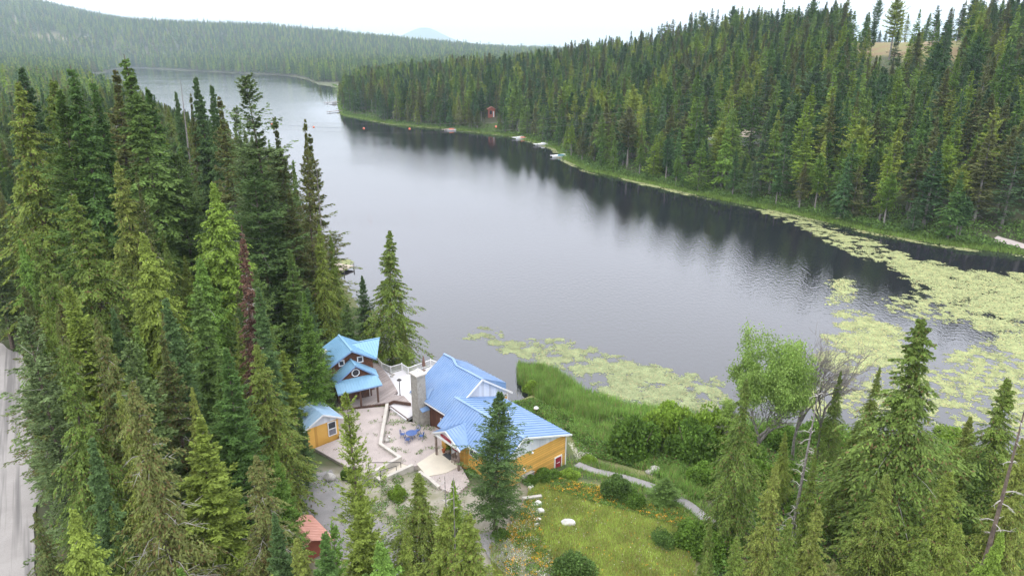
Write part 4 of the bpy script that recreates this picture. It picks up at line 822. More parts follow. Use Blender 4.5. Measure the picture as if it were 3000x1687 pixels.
    tr.tube([(bend[0]*max(0, (k - cs)/(1 - cs))**2, bend[1]*max(0, (k - cs)/(1 - cs))**2, k*h*.99) for k in zs], rad, 7)
    bb = MB(); idx = np.linspace(0, nb - 1, min(nb, 46)).astype(int); sp = bpt(np.repeat(np.array([[0, .35, .7, .95]]), nb, 0))
    for i in idx: bb.tube(sp[i], [.022 + .008*L[i], .018, .012, .006], 3, False)
    for k in range(bare):
        zz = h*(cs*.35 + rg.rand()*(cs*.9 + .12)) if bare < 26 else h*(.05 + .8*rg.rand()); a = rg.rand()*6.28; l_ = R*(.25 + .55*rg.rand()) if bare < 26 else R*(1.02 - zz/h)*(.7 + .5*rg.rand()); d_ = np.array([math.cos(a), math.sin(a), 0])
        bb.tube([(0, 0, zz), tuple(d_*l_*.5 + (0, 0, zz + .1*l_)), tuple(d_*l_ + (0, 0, zz - .15*l_))], [.03, .02, .006], 3, False)
        if bare >= 26:
            for j in range(4): s_ = .4 + .55*rg.rand(); q_ = d_*l_*s_ + (0, 0, zz + .1*l_*s_ - .2*l_*max(0, s_ - .5)); dd_ = np.array([*rot(d_[:2], rg.choice([-1, 1])*(.5 + .5*rg.rand())), .15*rg.randn()]); bb.tube([q_, q_ + dd_*l_*.28], [.014, .005], 3, False)
    return (tr.v, tr.f), (V_, F_), (bb.v, bb.f)
def broadleaf(seed, h=9, R=3.0, n=26000, leaf=.16, base=.35, thin=.5):
    rg = np.random.RandomState(seed); tr = MB(); tips = []
    def grow(p, d, l_, r_, lev):
        q = p + d*l_; m = (p + q)/2 + rg.randn(3)*l_*.05; tr.tube([p, m, q], [r_, r_*.8, r_*.62], 6 if lev < 2 else 4, False)
        if lev >= 5: tips.append(q); return
        if lev >= 2: tips.append(m)
        if lev >= 3: tips.append(q)
        for k in range(3 if lev else 5):
            a = rg.rand()*6.28; s_ = .45 + .4*rg.rand(); nd = d + np.array([math.cos(a)*s_, math.sin(a)*s_, .12*rg.randn()]); nd /= np.linalg.norm(nd); grow(q - d*l_*rg.rand()*.35, nd, l_*(.62 + .2*rg.rand()), r_*.6, lev + 1)
    grow(np.zeros(3), np.array([.02, .02, 1.]), h*base, h*.016, 0)
    tips = np.array(tips); tips[:, :2] *= R/max(.1, np.abs(tips[:, :2]).max()); tips[:, 2] = h*(base + .06) + (tips[:, 2] - tips[:, 2].min())*(h*(.88 - base))/np.ptp(tips[:, 2])
    wt = rg.rand(len(tips))**1.6; wt /= wt.sum(); c_ = tips[rg.choice(len(tips), n, p=wt)] + rg.randn(n, 3)*(.06*R)*thin; D = rg.randn(n, 3); D /= np.linalg.norm(D, axis=1)[:, None]; S = np.cross(D, rg.randn(n, 3)); S /= np.linalg.norm(S, axis=1)[:, None]
    V_ = np.stack([c_, c_ + D*leaf*.5 + S*leaf*.35, c_ + D*leaf, c_ + D*leaf*.5 - S*leaf*.35], 1).reshape(-1, 3)
    return (tr.v, tr.f), (V_, np.arange(len(V_)).reshape(-1, 4)), None
def bushgeo(seed, n=9000, leaf=.14, lumps=15):
    rg = np.random.RandomState(seed); c_ = rg.randn(lumps, 3); c_ /= np.linalg.norm(c_, axis=1)[:, None]; c_ *= (.35 + .35*rg.rand(lumps))[:, None]; c_[:, 2] = np.abs(c_[:, 2])*1.1 + .1
    k = rg.randint(lumps, size=n); d = rg.randn(n, 3); d /= np.linalg.norm(d, axis=1)[:, None]; rr = .36*(.6 + .4*rg.rand(n)**.5) * (.75 + .5*rg.rand(lumps))[k]
    P = c_[k] + d*rr[:, None]; P[:, 2] = np.maximum(P[:, 2], .01); D = d*.6 + rg.randn(n, 3)*.6; D /= np.linalg.norm(D, axis=1)[:, None]; S = np.cross(D, rg.randn(n, 3)); S /= np.linalg.norm(S, axis=1)[:, None]
    V_ = np.stack([P, P + D*leaf*.5 + S*leaf*.4, P + D*leaf, P + D*leaf*.5 - S*leaf*.4], 1).reshape(-1, 3)
    tr = MB()
    for k in range(7): a = k*.9; tr.tube([(0, 0, 0), (math.cos(a)*.3, math.sin(a)*.3, .45), (math.cos(a)*.5, math.sin(a)*.5, .85)], [.03, .02, .01], 4, False)
    return (tr.v, tr.f), (V_, np.arange(len(V_)).reshape(-1, 4)), None
def snag(seed, h=12, R=1.8, nb=40, twigs=True):
    rg = np.random.RandomState(seed); tr = MB(); b = MB(); lean = rg.randn(2)*.02*h
    tr.tube([(lean[0]*k*k, lean[1]*k*k, h*k) for k in np.linspace(0, 1, 7)], [max(.011*h*(1 - k)**.8, .02) for k in np.linspace(0, 1, 7)], 7)
    for k in range(nb):
        t_ = rg.rand()**.8*.9 + .08; z_ = h*t_; a = rg.rand()*6.28; l_ = R*(1 - t_*.7)*(.3 + .7*rg.rand()); o = np.array([lean[0]*t_*t_, lean[1]*t_*t_, z_]); d = np.array([math.cos(a), math.sin(a), .15*rg.randn()])
        e1 = o + d*l_*.5 + (0, 0, .08*l_); e2 = o + d*l_ + (0, 0, -.12*l_); b.tube([o, e1, e2], [.04, .028, .008], 4, False)
        if twigs:
            for j in range(5): s_ = .35 + .6*rg.rand(); q = o + (e2 - o)*s_; dd = d + rg.randn(3)*.6; b.tube([q, q + dd*l_*.25], [.014, .004], 3, False)
    return (tr.v, tr.f), (b.v, b.f)

class Proto:
    """mesh data of a tree kind, shared by all its copies (verts scaled to metres)"""
    def __init__(s, name, parts):       # parts: (part name, V, F, material)
        s.name = name; s.parts = []
        for pn, V_, F_, m in parts:
            me = bpy.data.meshes.new(pn); setmesh(me, np.asarray(V_, float)*K, F_); me.materials.append(m); s.parts.append((pn, me))
    def place(s, loc, sx_, sz_, rz, label, cat, group=None):
        o = bpy.data.objects.new(s.name, None); COL.objects.link(o); o.empty_display_size = .5
        o.location = tuple(np.array(loc, float)*K); o.scale = (sx_, sx_, sz_); o.rotation_euler = (.03*math.sin(rz*7), .03*math.sin(rz*11 + 1), rz); tag(o, label, cat, group)
        for pn, me in s.parts: c = bpy.data.objects.new(pn, me); c.parent = o; COL.objects.link(c)
        return o
def cproto(name, seed, fol, bark='bark', **kw):
    tr, cw, bb = conifer(seed, **kw); p = Proto(name, [('trunk', *tr, M[bark]), ('crown', *cw, M[fol]), ('bare_branches', *bb, M['twig'])]); p.h = kw.get('h', 18.0); p.R = kw.get('R', 2.4); return p
HI = dict(nb=330, nt=15, nl=7, leaf=.24, lw=.05)
PR = {
 'fir1': cproto('fir_tree', 1, 'fir', h=18, R=3.0, style='fir', **HI), 'fir2': cproto('fir_tree', 2, 'deep', h=18, R=2.7, style='fir', gap=.25, **HI), 'fir3': cproto('fir_tree', 3, 'spruce', h=18, R=3.1, style='layer', **HI),
 'ced1': cproto('cedar_tree', 4, 'cedar', h=18, R=4.3, style='cedar', gap=.22, **HI), 'ced2': cproto('cedar_tree', 5, 'cedar', h=18, R=3.6, style='cedar', cs=.06, **HI), 'ced3': cproto('cedar_tree', 6, 'olive', h=18, R=4.8, style='cedar', gap=.34, bare=44, **HI),
 'bri1': cproto('hemlock_tree', 7, 'bright', h=14, R=3.0, style='cedar', cs=.05, **HI), 'bri2': cproto('hemlock_tree', 8, 'bright', h=14, R=2.1, style='fir', gap=.2, **HI),
 'spi1': cproto('spruce_tree', 9, 'deep', h=20, R=2.1, style='spire', cs=.1, gap=.3, **HI), 'spi2': cproto('spruce_tree', 10, 'fir', h=18, R=1.5, style='spire', gap=.25, **HI),
 'pin1': cproto('pine_tree', 11, 'bright', h=16, R=1.9, style='pine', cs=.15, nb=150, nt=9, nl=9, leaf=.26, lw=.035, gap=.35), 'lay1': cproto('white_pine_tree', 12, 'pale', h=19, R=3.0, style='layer', cs=.2, nb=260, nt=13, nl=7, leaf=.26, lw=.06, gap=.3),
 'oli1': cproto('fir_tree', 13, 'olive', h=18, R=2.9, style='fir', gap=.36, bare=40, **HI), 'pal1': cproto('young_fir_tree', 14, 'pale', h=8, R=1.3, style='layer', nb=220, nt=10, nl=6, leaf=.2, lw=.06),
 'dead': cproto('dead_spruce_tree', 15, 'dead', h=16, R=1.15, style='spire', cs=.05, nb=300, nt=10, nl=5, leaf=.2, lw=.04, bare=50),
 'ced4': cproto('cedar_tree', 41, 'cedar', h=18, R=3.3, style='cedar', cs=.04, gap=.12, **HI), 'oli2': cproto('cedar_tree', 42, 'olive', h=18, R=3.8, style='cedar', gap=.25, bare=30, **HI),
}
def top_place(key, px, py, Y, wide=1.0, label='', cat='tree', group=None, hmin=2.0, rz=None, leanfix=True):
    """a tree whose tip is seen at picture point (2576-wide) px,py and that stands Y ahead of the camera"""
    r0 = ray(px*1.1646, py*1.1646); t = Y/r0[1]; x = r0[0]*t; ztop = r0[2]*t + CAM_H; z0 = gz((x, Y)); h = max(hmin, ztop - z0); p = PR[key]
    return dict(key=key, x=x, y=Y, z=z0 - .1, h=h, R=p.R*(h/p.h)**.85*wide, rz=rz if rz is not None else (px*7.3 + py) % 6.28, label=label, cat=cat, group=group, hand=True)
T = []
def tp(*a, **k): T.append(top_place(*a, **k))
# left skyline
tp('spi1',340,125,80,1.5,'tallest dark spruce rising above the left forest with a narrow spire'); tp('spi1',195,150,78,1.35,'tall dark green spruce, second tallest of the left skyline'); tp('spi1',230,188,80,1.1,'slender dark spruce just right of the second tallest one')
tp('spi2',495,185,112,1.25,'thin dark spire tree against the far lake water'); tp('spi2',522,205,108,1.1,'small spire tree right of the thin dark one'); tp('lay1',650,180,84,1.1,'pale layered pine with wide sparse limbs on the lake edge')
tp('oli1',562,232,92,.95,'sparse brownish fir left of the layered pine'); tp('lay1',606,262,88,.6,'small pale tree between the sparse fir and the layered pine'); tp('oli1',708,282,86,.85,'thin sparse fir with bare top near the lake edge'); tp('oli1',742,290,84,.6,'narrow dark half bare fir at the lake edge')
tp('spi2',432,222,115,.8,'little bare topped spire in front of the far lake'); tp('oli1',458,228,112,.6,'wispy small fir in front of the far lake'); tp('fir2',60,160,95,1.2,'broad dark fir on the upper left skyline'); tp('oli1',260,165,90,1.2,'rust tinged fir behind the second tallest spruce')
tp('ced1',105,185,84,1.1,'large green cedar on the upper left skyline'); tp('fir1',140,215,76,1.1,'bushy fir below the left skyline spruces'); tp('ced2',20,195,80,1.2,'large dark cedar at the upper left frame edge'); tp('fir2',385,215,90,1.1,'rounded fir directly right of the tallest spruce')
# lake edge, left side
tp('ced2',795,560,80,.85,'yellow green cedar leaning over the lake edge above the dock'); tp('oli1',728,470,82,1.2,'tall olive fir standing at the left shore'); tp('ced1',835,585,84,.55,'narrow cedar at the outermost edge of the left forest'); tp('fir3',640,400,80,1.2,'dark layered fir inland of the shore firs'); tp('oli1',770,330,92,1.1,'tall sparse olive fir whose side meets the open lake')
tp('ced2',962,572,76,1.22,'big conical cedar by the water behind the shingled cabin'); tp('fir1',908,690,78,1.0,'small dark fir left of the big conical cedar'); tp('fir3',868,760,72,1.0,'dark spreading fir between shore cedars and cabin'); tp('ced2',1010,760,76,.75,'low cedar skirting the right side of the big conical cedar')
tp('bri2',768,735,60,.75,'bright green fir below the green roofed cabin'); tp('fir3',800,850,62,.85,'dark fir immediately left of the shingled cabin'); tp('fir1',760,720,64,1.0,'dark green fir behind the cabin fir'); tp('bri1',540,450,70,1.15,'bright yellow green hemlock in the middle of the left forest')
tp('bri1',368,570,58,1.0,'bright lime hemlock in the left forest beside a dead top'); tp('dead',592,570,52,.95,'dead reddish brown spruce standing in the left forest'); tp('bri1',500,640,60,1.1,'yellow green hemlock left of the dead brown spruce'); tp('oli1',345,420,72,.6,'dark sparse topped fir in the upper left forest')
tp('ced1',110,560,52,.85,'large yellow green cedar above the gravel road'); tp('ced1',205,470,60,1.2,'broad cedar in the middle left forest'); tp('ced2',310,395,72,1.1,'tall cedar under the tallest spruce'); tp('fir3',440,380,82,1.1,'blue green fir in the upper middle of the left forest')
tp('spi2',490,705,50,1.4,'slim dark fir in the left forest below the hemlocks'); tp('spi2',435,730,47,1.2,'slim dark fir second from the dead brown spruce'); tp('spi2',640,720,50,1.1,'thin green fir right of the dead brown spruce'); tp('ced2',660,850,46,1.15,'large olive cedar with rounded top left of the cabin')
tp('ced1',150,850,36,.72,'nearest big cedar hanging over the gravel road'); tp('ced3',352,935,31,.82,'huge cedar with bare grey limbs at the bottom left'); tp('pal1',345,850,40,.8,'whitish green young fir beside a dark trunk'); tp('bri2',484,1055,37,1.3,'bright green hemlock right of the bare limbed cedar')
tp('ced3',655,1120,34,.95,'olive cedar above the red metal roof'); tp('fir1',752,1025,50,.75,'dark fir beside the yellow shed'); tp('oli2',270,780,42,.8,'dark cedar with a brown trunk above the bare limbed cedar'); 
tp('oli1',420,830,44,1.0,'tattered olive fir in the lower left forest'); tp('fir2',560,870,42,1.1,'dark fir in the shade below the dead brown spruce'); tp('bri2',700,1130,40,.8,'small fir between olive cedar and shed')
tp('pin1',878,985,37,.95,'thin airy pine in front of the gravel courtyard'); tp('pin1',835,1290,28,.8,'low pine beside the red metal roof'); tp('fir2',800,1345,25.5,.95,'dark young fir at the bottom below the red roof')
tp('bri2',905,1215,33,.9,'bright young hemlock right of the airy pine'); tp('ced1',752,1335,27.5,.8,'cedar top at the bottom edge over the red metal roof'); tp('fir1',690,1290,29,.8,'dark fir at the bottom, left of the red metal roof'); tp('ced1',1020,1330,29,.8,'cedar at the bottom edge between the light top and the twins'); tp('fir3',1243,972,44.5,1.0,'dark fir standing alone in front of the lodge gable'); tp('ced1',1042,1178,38,1.2,'bushy young cedar below the ramp walls'); tp('ced1',1105,1262,32,1.15,'drooping cedar at the bottom centre, left of its twin'); tp('ced1',1187,1265,30.5,1.15,'drooping cedar at the bottom centre, right of its twin')
tp('bri1',968,1345,28,1.2,'light cedar top at the bottom edge left of centre'); tp('bri1',1150,1200,37,.7,'young hemlock between the cedars and the lone fir')
# right foreground
tp('ced1',1886,948,43,.85,'tall slim cedar left of the leafy tree'); tp('ced2',1945,1158,33,.8,'yellow green cedar before the slim cedar'); tp('ced1',1872,1335,27.5,.7,'cedar top at the bottom edge, first of the right group'); tp('ced1',2345,795,40,1.25,'great cedar with a ragged spire over the lily pads')
tp('ced2',2118,930,56,.7,'middle distance cedar, left of a pair against the pads'); tp('ced2',2205,915,56,.7,'middle distance cedar, right of a pair against the pads'); tp('ced1',2556,945,43,1.1,'large cedar on the right frame edge'); tp('ced2',2450,1035,46,1.1,'rounded cedar between the great cedar and the frame edge')
tp('ced2',2150,1060,44,.95,'dark cedar filling in left of the great cedar'); tp('ced1',2070,1250,33,.9,'broad cedar low between the right foreground cedars'); tp('bri1',2520,1310,29,.7,'bright hemlock at the bottom right corner'); tp('ced1',2240,1180,36,1.0,'cedar under the left arm of the great cedar')
tp('ced1',2420,1180,34,1.0,'cedar under the right arm of the great cedar'); tp('ced2',1790,1290,34,.6,'small dark cedar beside the gravel path end'); tp('ced2',1985,1080,48,.8,'dim cedar behind the leafless snag'); tp('ced1',2330,1330,28,.9,'cedar at the bottom edge right of centre right'); tp('ced2',2600,1100,36,.9,'cedar partly outside the right frame edge')
tp('ced2',2010,1290,30,.8,'cedar at the bottom right, just right of the grey snag'); tp('ced4',1770,1375,26.5,.7,'small cedar at the meadow corner on the bottom edge'); tp('oli2',2115,1385,27,.8,'low cedar at the bottom edge below the great cedar'); tp('ced2',2405,1290,30,.8,'cedar at the bottom right before the bare barked trunk'); tp('ced4',2062,1120,41,.65,'cedar just behind the grey snag to its right'); tp('fir1',2490,1130,42,.8,'dark fir behind the bare barked trunk')
# ---------------------------------------------------------------- fill forests
CP = [(-500,172),(330,182),(372,235),(430,262),(500,285),(600,305),(690,345),(745,385),(775,470),(800,560),(838,640),(850,720),(868,800),(822,850),(832,1000),(782,1012),(790,1110),(848,1130),(760,1190),(775,1290),(740,1400),(735,1500),(3200,1500),(3200,-900),(-500,-900)]
ROADPIX = [(-400,830),(0,850),(32,1000),(52,1200),(80,1500),(-400,1600)]
def silh_bad(x, y, z, h, R, polys):
    bad = np.zeros(len(x), bool)
    for f, wf in ((1.0, 0), (.85, .3), (.6, .65), (.35, .95), (.1, 1.0)):
        for sg in (-1, 0, 1):
            q = proj(np.stack([x + sg*R*wf, y, z + h*f], 1))[:, :2]/1.1646
            for pl in polys: bad |= inpoly(q, pl)
    return bad
rg = np.random.RandomState(5)
def scatter(x0, x1, y0, y1, sp):
    nx_, ny_ = int((x1-x0)/sp), int((y1-y0)/sp); X, Y = np.meshgrid(np.arange(nx_), np.arange(ny_)); X = x0 + (X.ravel() + rg.rand(X.size)*.9)*sp; Y = y0 + (Y.ravel() + rg.rand(Y.size)*.9)*sp
    return X, Y
def inview(x, y, m=1.12): return (np.abs(x) < (.735*y + 8)*m) & (y > 3)
# left forest
X, Y = scatter(-170, -5, 24, 330, 3.15); k = inview(X, Y); X, Y = X[k], Y[k]; d = sdf(np.stack([X, Y], 1)); k = (d > .8) & ~rightside(np.stack([X, Y], 1)); X, Y = X[k], Y[k]
k = segdist(np.stack([X, Y], 1), ROAD, False) > 4.5; X, Y = X[k], Y[k]
Z = terrain(np.stack([X, Y], 1)); Hh = rg.uniform(9.5, 18.5, len(X)) * (.82 + .36*fbm(X/30, Y/30)); Hh = Hh*np.where(Y > 105, 1.22, 1)*np.clip(.62 + Y/110, .8, 1); Rr = 2.75*(Hh/18)**.7*rg.uniform(.8, 1.2, len(X))
SITE = [(-19.5,50),(-11,47),(-6,46),(12,40),(20,56),(20,80),(-10,80),(-15.5,79.5),(-20.5,68),(-20,60)]
k = ~inpoly(np.stack([X, Y], 1), SITE) & ~silh_bad(X, Y, Z, Hh, Rr, [CP, ROADPIX]); 
# shorter trees fit where tall ones would hide the lake
short = (~k) & ~inpoly(np.stack([X, Y], 1), SITE); H2 = Hh*.62; k2 = short & ~silh_bad(X, Y, Z, H2, Rr*.8, [CP, ROADPIX]); Hh = np.where(k2, H2, Hh); Rr = np.where(k2, Rr*.8, Rr); k = k | k2
X, Y, Z, Hh, Rr = X[k], Y[k], Z[k], Hh[k], Rr[k]
hx = np.array([[t['x'], t['y']] for t in T]); dm_ = np.min(np.hypot(X[:, None] - hx[None, :, 0], Y[:, None] - hx[None, :, 1]), 1); k = dm_ > 1.9; X, Y, Z, Hh, Rr = X[k], Y[k], Z[k], Hh[k], Rr[k]
WIN = [(690,745,730,800)]
for i in range(len(X)):
    q = proj([[X[i], Y[i], Z[i] + Hh[i]*.6]])[0]/1.1646
    if Y[i] < 86 and 672 < q[0] < 742 and proj([[X[i], Y[i], Z[i] + Hh[i]]])[0][1]/1.1646 < 770 : continue
    lum = fbm(np.array([X[i]/14]), np.array([Y[i]/14]))[0]; u_ = rg.rand()
    key = (['ced1','ced2','bri1','ced3','ced4','oli2'][rg.randint(6)] if u_ < .55 + (lum - .5) else ['fir1','fir2','fir3','oli1','spi1','spi2','bri2','lay1'][rg.randint(8)])
    if rg.rand() < .004: key = 'dead'
    T.append(dict(key=key, x=X[i], y=Y[i], z=Z[i] - .1, h=Hh[i], R=Rr[i]*{'spi1': .6, 'spi2': .5, 'dead': .45}.get(key, 1), rz=rg.rand()*6.28, hand=False, side='left'))
# right hillside
X, Y = scatter(-140, 620, 100, 900, 5.05); k = inview(X, Y, 1.08); X, Y = X[k], Y[k]; P_ = np.stack([X, Y], 1); d = sdf(P_); k = (d > 1.6) & rightside(P_); X, Y, d = X[k], Y[k], d[k]
Z = terrain(np.stack([X, Y], 1)); pz = proj(np.stack([X, Y, Z], 1))[:, :2]/1.1646
k = (~inpoly(pz, CLEARING)) | (Y > 560) | (rg.rand(len(X)) < .12); k &= ~((Y < 420) & inpoly(pz, [(2430,70),(2600,60),(2600,140),(2450,150)]) & (rg.rand(len(X)) < .5)); thin = (d > 115) & (rg.rand(len(X)) < .45); k &= ~thin; k &= ~((pz[:, 0] > 2480) & (pz[:, 1] > 585))
X, Y, Z, d = X[k], Y[k], Z[k], d[k]
Hh = rg.uniform(13, 22.5, len(X))*(.8 + .4*fbm(X/40, Y/40)); Hh *= np.where(d < 5, .72, 1); Rr = 3.0*(Hh/18)**.8*rg.uniform(.7, 1.2, len(X))
redw = [(1222,262),(1250,262),(1250,300),(1222,300)]; w1 = [(1785,340),(1815,340),(1815,368),(1785,368)]; w2 = [(1868,335),(1902,335),(1902,368),(1868,368)]
bad = silh_bad(X, Y, Z, Hh, Rr*.7, [redw]) & (Y < HUTS[0]) & (Y > 200) | silh_bad(X, Y, Z, Hh, Rr*.75, [w1, w2]) & (Y < max(HUTS[1:3])); sh_ = bad & (rg.rand(len(X)) < .9); Hh = np.where(sh_, Hh*.52, Hh); Rr = np.where(sh_, Rr*.75, Rr); bad = silh_bad(X, Y, Z, Hh, Rr*.5, [redw]) & (Y < HUTS[0]) & (Y > 200) | silh_bad(X, Y, Z, Hh, Rr*.75, [w1, w2]) & (Y < max(HUTS[1:3]))
bad |= silh_bad(X, Y, Z, Hh, Rr*.5, [[(2140,75),(2300,72),(2420,95),(2410,128),(2250,138),(2140,135)]]) & (rg.rand(len(X)) < .72); X, Y, Z, Hh, Rr = X[~bad], Y[~bad], Z[~bad], Hh[~bad], Rr[~bad]
FARX, FARY, FARZ, FARH, FARR = X, Y, Z, Hh, Rr
right_named = []
for i in range(len(X)):
    if Y[i] < 215:
        key = ['fir1','fir2','fir3','oli1','spi1','ced2','oli2','fir1','fir2','fir3','ced4','spi2'][rg.randint(12)]
        T.append(dict(key=key, x=X[i], y=Y[i], z=Z[i] - .1, h=Hh[i], R=Rr[i]*{'spi1': .75, 'spi2': .6}.get(key, 1), rz=rg.rand()*6.28, hand=False, side='right'))
for t in T: t['size'] = t['h']/math.hypot(t['y'], t['x'])
T.sort(key=lambda t: (not t['hand'], -t['size'])); NIND = 300; IND, REST = T[:NIND], T[NIND:]
kindname = {'fir1': 'green fir', 'fir2': 'deep green gappy fir', 'fir3': 'blue green layered fir', 'oli1': 'sparse olive fir', 'oli2': 'olive drooping cedar', 'ced1': 'wide yellow green cedar', 'ced2': 'full yellow green cedar', 'ced3': 'ragged bare limbed cedar', 'ced4': 'dense conical cedar', 'bri1': 'bright green hemlock', 'bri2': 'bright upright hemlock', 'spi1': 'tall dark spire spruce', 'spi2': 'slim spire spruce', 'dead': 'dead brown spruce', 'lay1': 'pale layered pine', 'pin1': 'airy pine', 'pal1': 'whitish young fir'}
def zone(t):
    if t.get('side') == 'right': return 'at the foot of the right hillside forest', 'trees of the right hillside'
    q = proj([[t['x'], t['y'], t['z'] + t['h']*.7]])[0]/1.1646
    a = 'near the left frame edge' if q[0] < 200 else 'in the middle of the left wood' if q[0] < 480 else 'on the lake side of the left wood'
    b = 'far up' if t['y'] > 110 else 'half way back' if t['y'] > 62 else 'close to the camera'
    return a + ', ' + b, 'trees of the left wood'
import re
HANDT = [t for t in IND if t['hand']]
IND_LAB = []
for t in IND:
    p = PR[t['key']]; lab, grp = t.get('label'), t.get('group')
    if not lab:
        zn, grp = zone(t); q = proj([[t['x'], t['y'], t['z'] + t['h']*.7]])[0]
        if t.get('side') == 'right':
            px_ = q[0]/1.1646; dd = float(sdf([[t['x'], t['y']]])[0]); row = 'front row' if dd < 7 else 'second row' if dd < 16 else 'back row'
            w8 = [(1500, 'behind the moored boats'), (1650, 'just past the last boat'), (1800, 'where the shore starts to bend'), (1950, 'below the white house'), (2100, 'above the dark water'), (2250, 'above the first yellow pads'), (2420, 'above the pad strip'), (9999, 'above the pad filled bay')]
            lab = kindname[t['key']] + ', ' + row + ', ' + [s_ for x_, s_ in w8 if px_ < x_][0]
        else:
            j = int(np.argmin([math.hypot(t['x'] - o_['x'], t['y'] - o_['y']) for o_ in HANDT])); o_ = HANDT[j]; qo = proj([[o_['x'], o_['y'], o_['z'] + o_['h']*.7]])[0]
            rel = 'behind' if t['y'] - o_['y'] > abs(t['x'] - o_['x'])*1.5 else 'in front of' if o_['y'] - t['y'] > abs(t['x'] - o_['x'])*1.5 else 'left of' if q[0] < qo[0] else 'right of'
            sh_ = re.split(r' (?:with|in|on|at|above|below|under|standing|rising|beside|against|over|whose|inland|directly|behind|immediately|left|right|hanging|from|of) |, ', o_['label'])[0]
            lab = ' '.join((kindname[t['key']] + ' ' + rel + ' the ' + sh_).split()[:16])
    IND_LAB.append([t, p, lab, grp, float(proj([[t['x'], t['y'], t['z'] + t['h']]])[0][0])])
from collections import defaultdict
_dup = defaultdict(list)
for r_ in IND_LAB: _dup[r_[2]].append(r_)
ORD = ['leftmost', 'second from left', 'third from left', 'fourth from left', 'fifth from left', 'sixth from left', 'seventh from left', 'eighth from left', 'ninth from left', 'tenth from left', 'eleventh from left', 'twelfth from left']
NUM = 'one two three four five six seven eight nine ten eleven twelve'.split()
for l_, rs in _dup.items():
    if len(rs) > 1:
        rs.sort(key=lambda r_: r_[4])
        for i, r_ in enumerate(rs): r_[2] = (ORD[i] if i < len(rs) - 1 else 'rightmost') + ' ' + l_ if len(l_.split()) <= 13 else l_ + ', ' + (ORD[i].split()[0] if i < len(rs) - 1 else 'rightmost')
for t, p, lab, grp, _ in IND_LAB: p.place((t['x'], t['y'], t['z']), t['R']/p.R, t['h']/p.h, t['rz'], lab, 'tree', grp)

# ---------------------------------------------------------------- forest mass (instanced)
def gn_forest(name, pts, scl, rotz, idx, protos, label):
    col = bpy.data.collections.new(name + '_kinds')
    for i, (nm, V_, F_, ms, mi) in enumerate(protos):
        me = bpy.data.meshes.new(nm); setmesh(me, np.asarray(V_)*K, F_)
        for m in ms: me.materials.append(m)
        me.polygons.foreach_set('material_index', mi.astype(np.int32)); ob = bpy.data.objects.new('%02d_%s' % (i, nm), me); col.objects.link(ob)
    me = bpy.data.meshes.new(name); me.vertices.add(len(pts)); me.vertices.foreach_set('co', (np.asarray(pts)*K).astype(np.float32).ravel())
    for an, ty, val in (('scl', 'FLOAT_VECTOR', scl), ('rotv', 'FLOAT_VECTOR', np.stack([rotz*0, rotz*0, rotz], 1))):
        a = me.attributes.new(an, ty, 'POINT'); a.data.foreach_set('vector', np.asarray(val, np.float32).ravel())
    a = me.attributes.new('vi', 'INT', 'POINT'); a.data.foreach_set('value', idx.astype(np.int32))
    o = bpy.data.objects.new(name, me); COL.objects.link(o); tag(o, label, 'forest', None, 'stuff')
    ng = bpy.data.node_groups.new(name, 'GeometryNodeTree'); ng.interface.new_socket('Geometry', in_out='INPUT', socket_type='NodeSocketGeometry'); ng.interface.new_socket('Geometry', in_out='OUTPUT', socket_type='NodeSocketGeometry')
    N = ng.nodes.new; gi, go = N('NodeGroupInput'), N('NodeGroupOutput'); ip = N('GeometryNodeInstanceOnPoints'); ci = N('GeometryNodeCollectionInfo'); ci.inputs['Collection'].default_value = col
    ci.inputs['Separate Children'].default_value = True; ci.inputs['Reset Children'].default_value = True; ip.inputs['Pick Instance'].default_value = True
    def attr(n, ty): a = N('GeometryNodeInputNamedAttribute'); a.data_type = ty; a.inputs['Name'].default_value = n; return [x for x in a.outputs if x.enabled][0]
    lk = ng.links.new; lk(gi.outputs[0], ip.inputs['Points']); lk(ci.outputs[0], ip.inputs['Instance']); lk(attr('vi', 'INT'), ip.inputs['Instance Index']); lk(attr('scl', 'FLOAT_VECTOR'), ip.inputs['Scale']); lk(attr('rotv', 'FLOAT_VECTOR'), ip.inputs['Rotation']); lk(ip.outputs[0], go.inputs[0])
    md = o.modifiers.new('scatter', 'NODES'); md.node_group = ng; return o
def joinproto(nm, seed, fol, **kw):
    tr, cw, bb = conifer(seed, **kw); tv = np.array(tr[0]); nq = [f for f in tr[1] if len(f) == 4]; b_ = np.array(bb[0]).reshape(-1, 3); bq = [f for f in bb[1] if len(f) == 4]
    # limbs made of 3-gons rings are quads as well
    V_ = np.concatenate([tv, b_, cw[0]]); F_ = np.concatenate([np.array(nq), np.array(bq) + len(tv), cw[1] + len(tv) + len(b_)])
    mi = np.concatenate([np.zeros(len(nq)), np.ones(len(bq)), np.full(len(cw[1]), 2)]); return (nm, V_, F_, [M['greybark'], M['twig'], M[fol]], mi)
MID_ = dict(nb=170, nt=8, nl=4, leaf=.42, lw=.12); 
midp = [joinproto('fir', 51, 'far', h=18, R=2.2, style='fir', **MID_), joinproto('fir', 52, 'far', h=18, R=1.9, style='fir', gap=.25, **MID_), joinproto('spruce', 53, 'far', h=18, R=1.5, style='spire', **MID_), joinproto('fir', 54, 'far', h=18, R=2.3, style='layer', **MID_),
        joinproto('cedar', 55, 'far', h=18, R=2.3, style='cedar', **MID_), joinproto('sparse_fir', 56, 'far', h=18, R=2.0, style='fir', cs=.4, gap=.3, **MID_), joinproto('pine', 57, 'far', h=18, R=2.0, style='pine', cs=.35, **MID_), joinproto('larch', 58, 'far', h=18, R=2.0, style='fir', cs=.2, gap=.15, **MID_), joinproto('olive_fir', 59, 'olive', h=18, R=1.9, style='fir', cs=.25, gap=.35, bare=24, **MID_)]
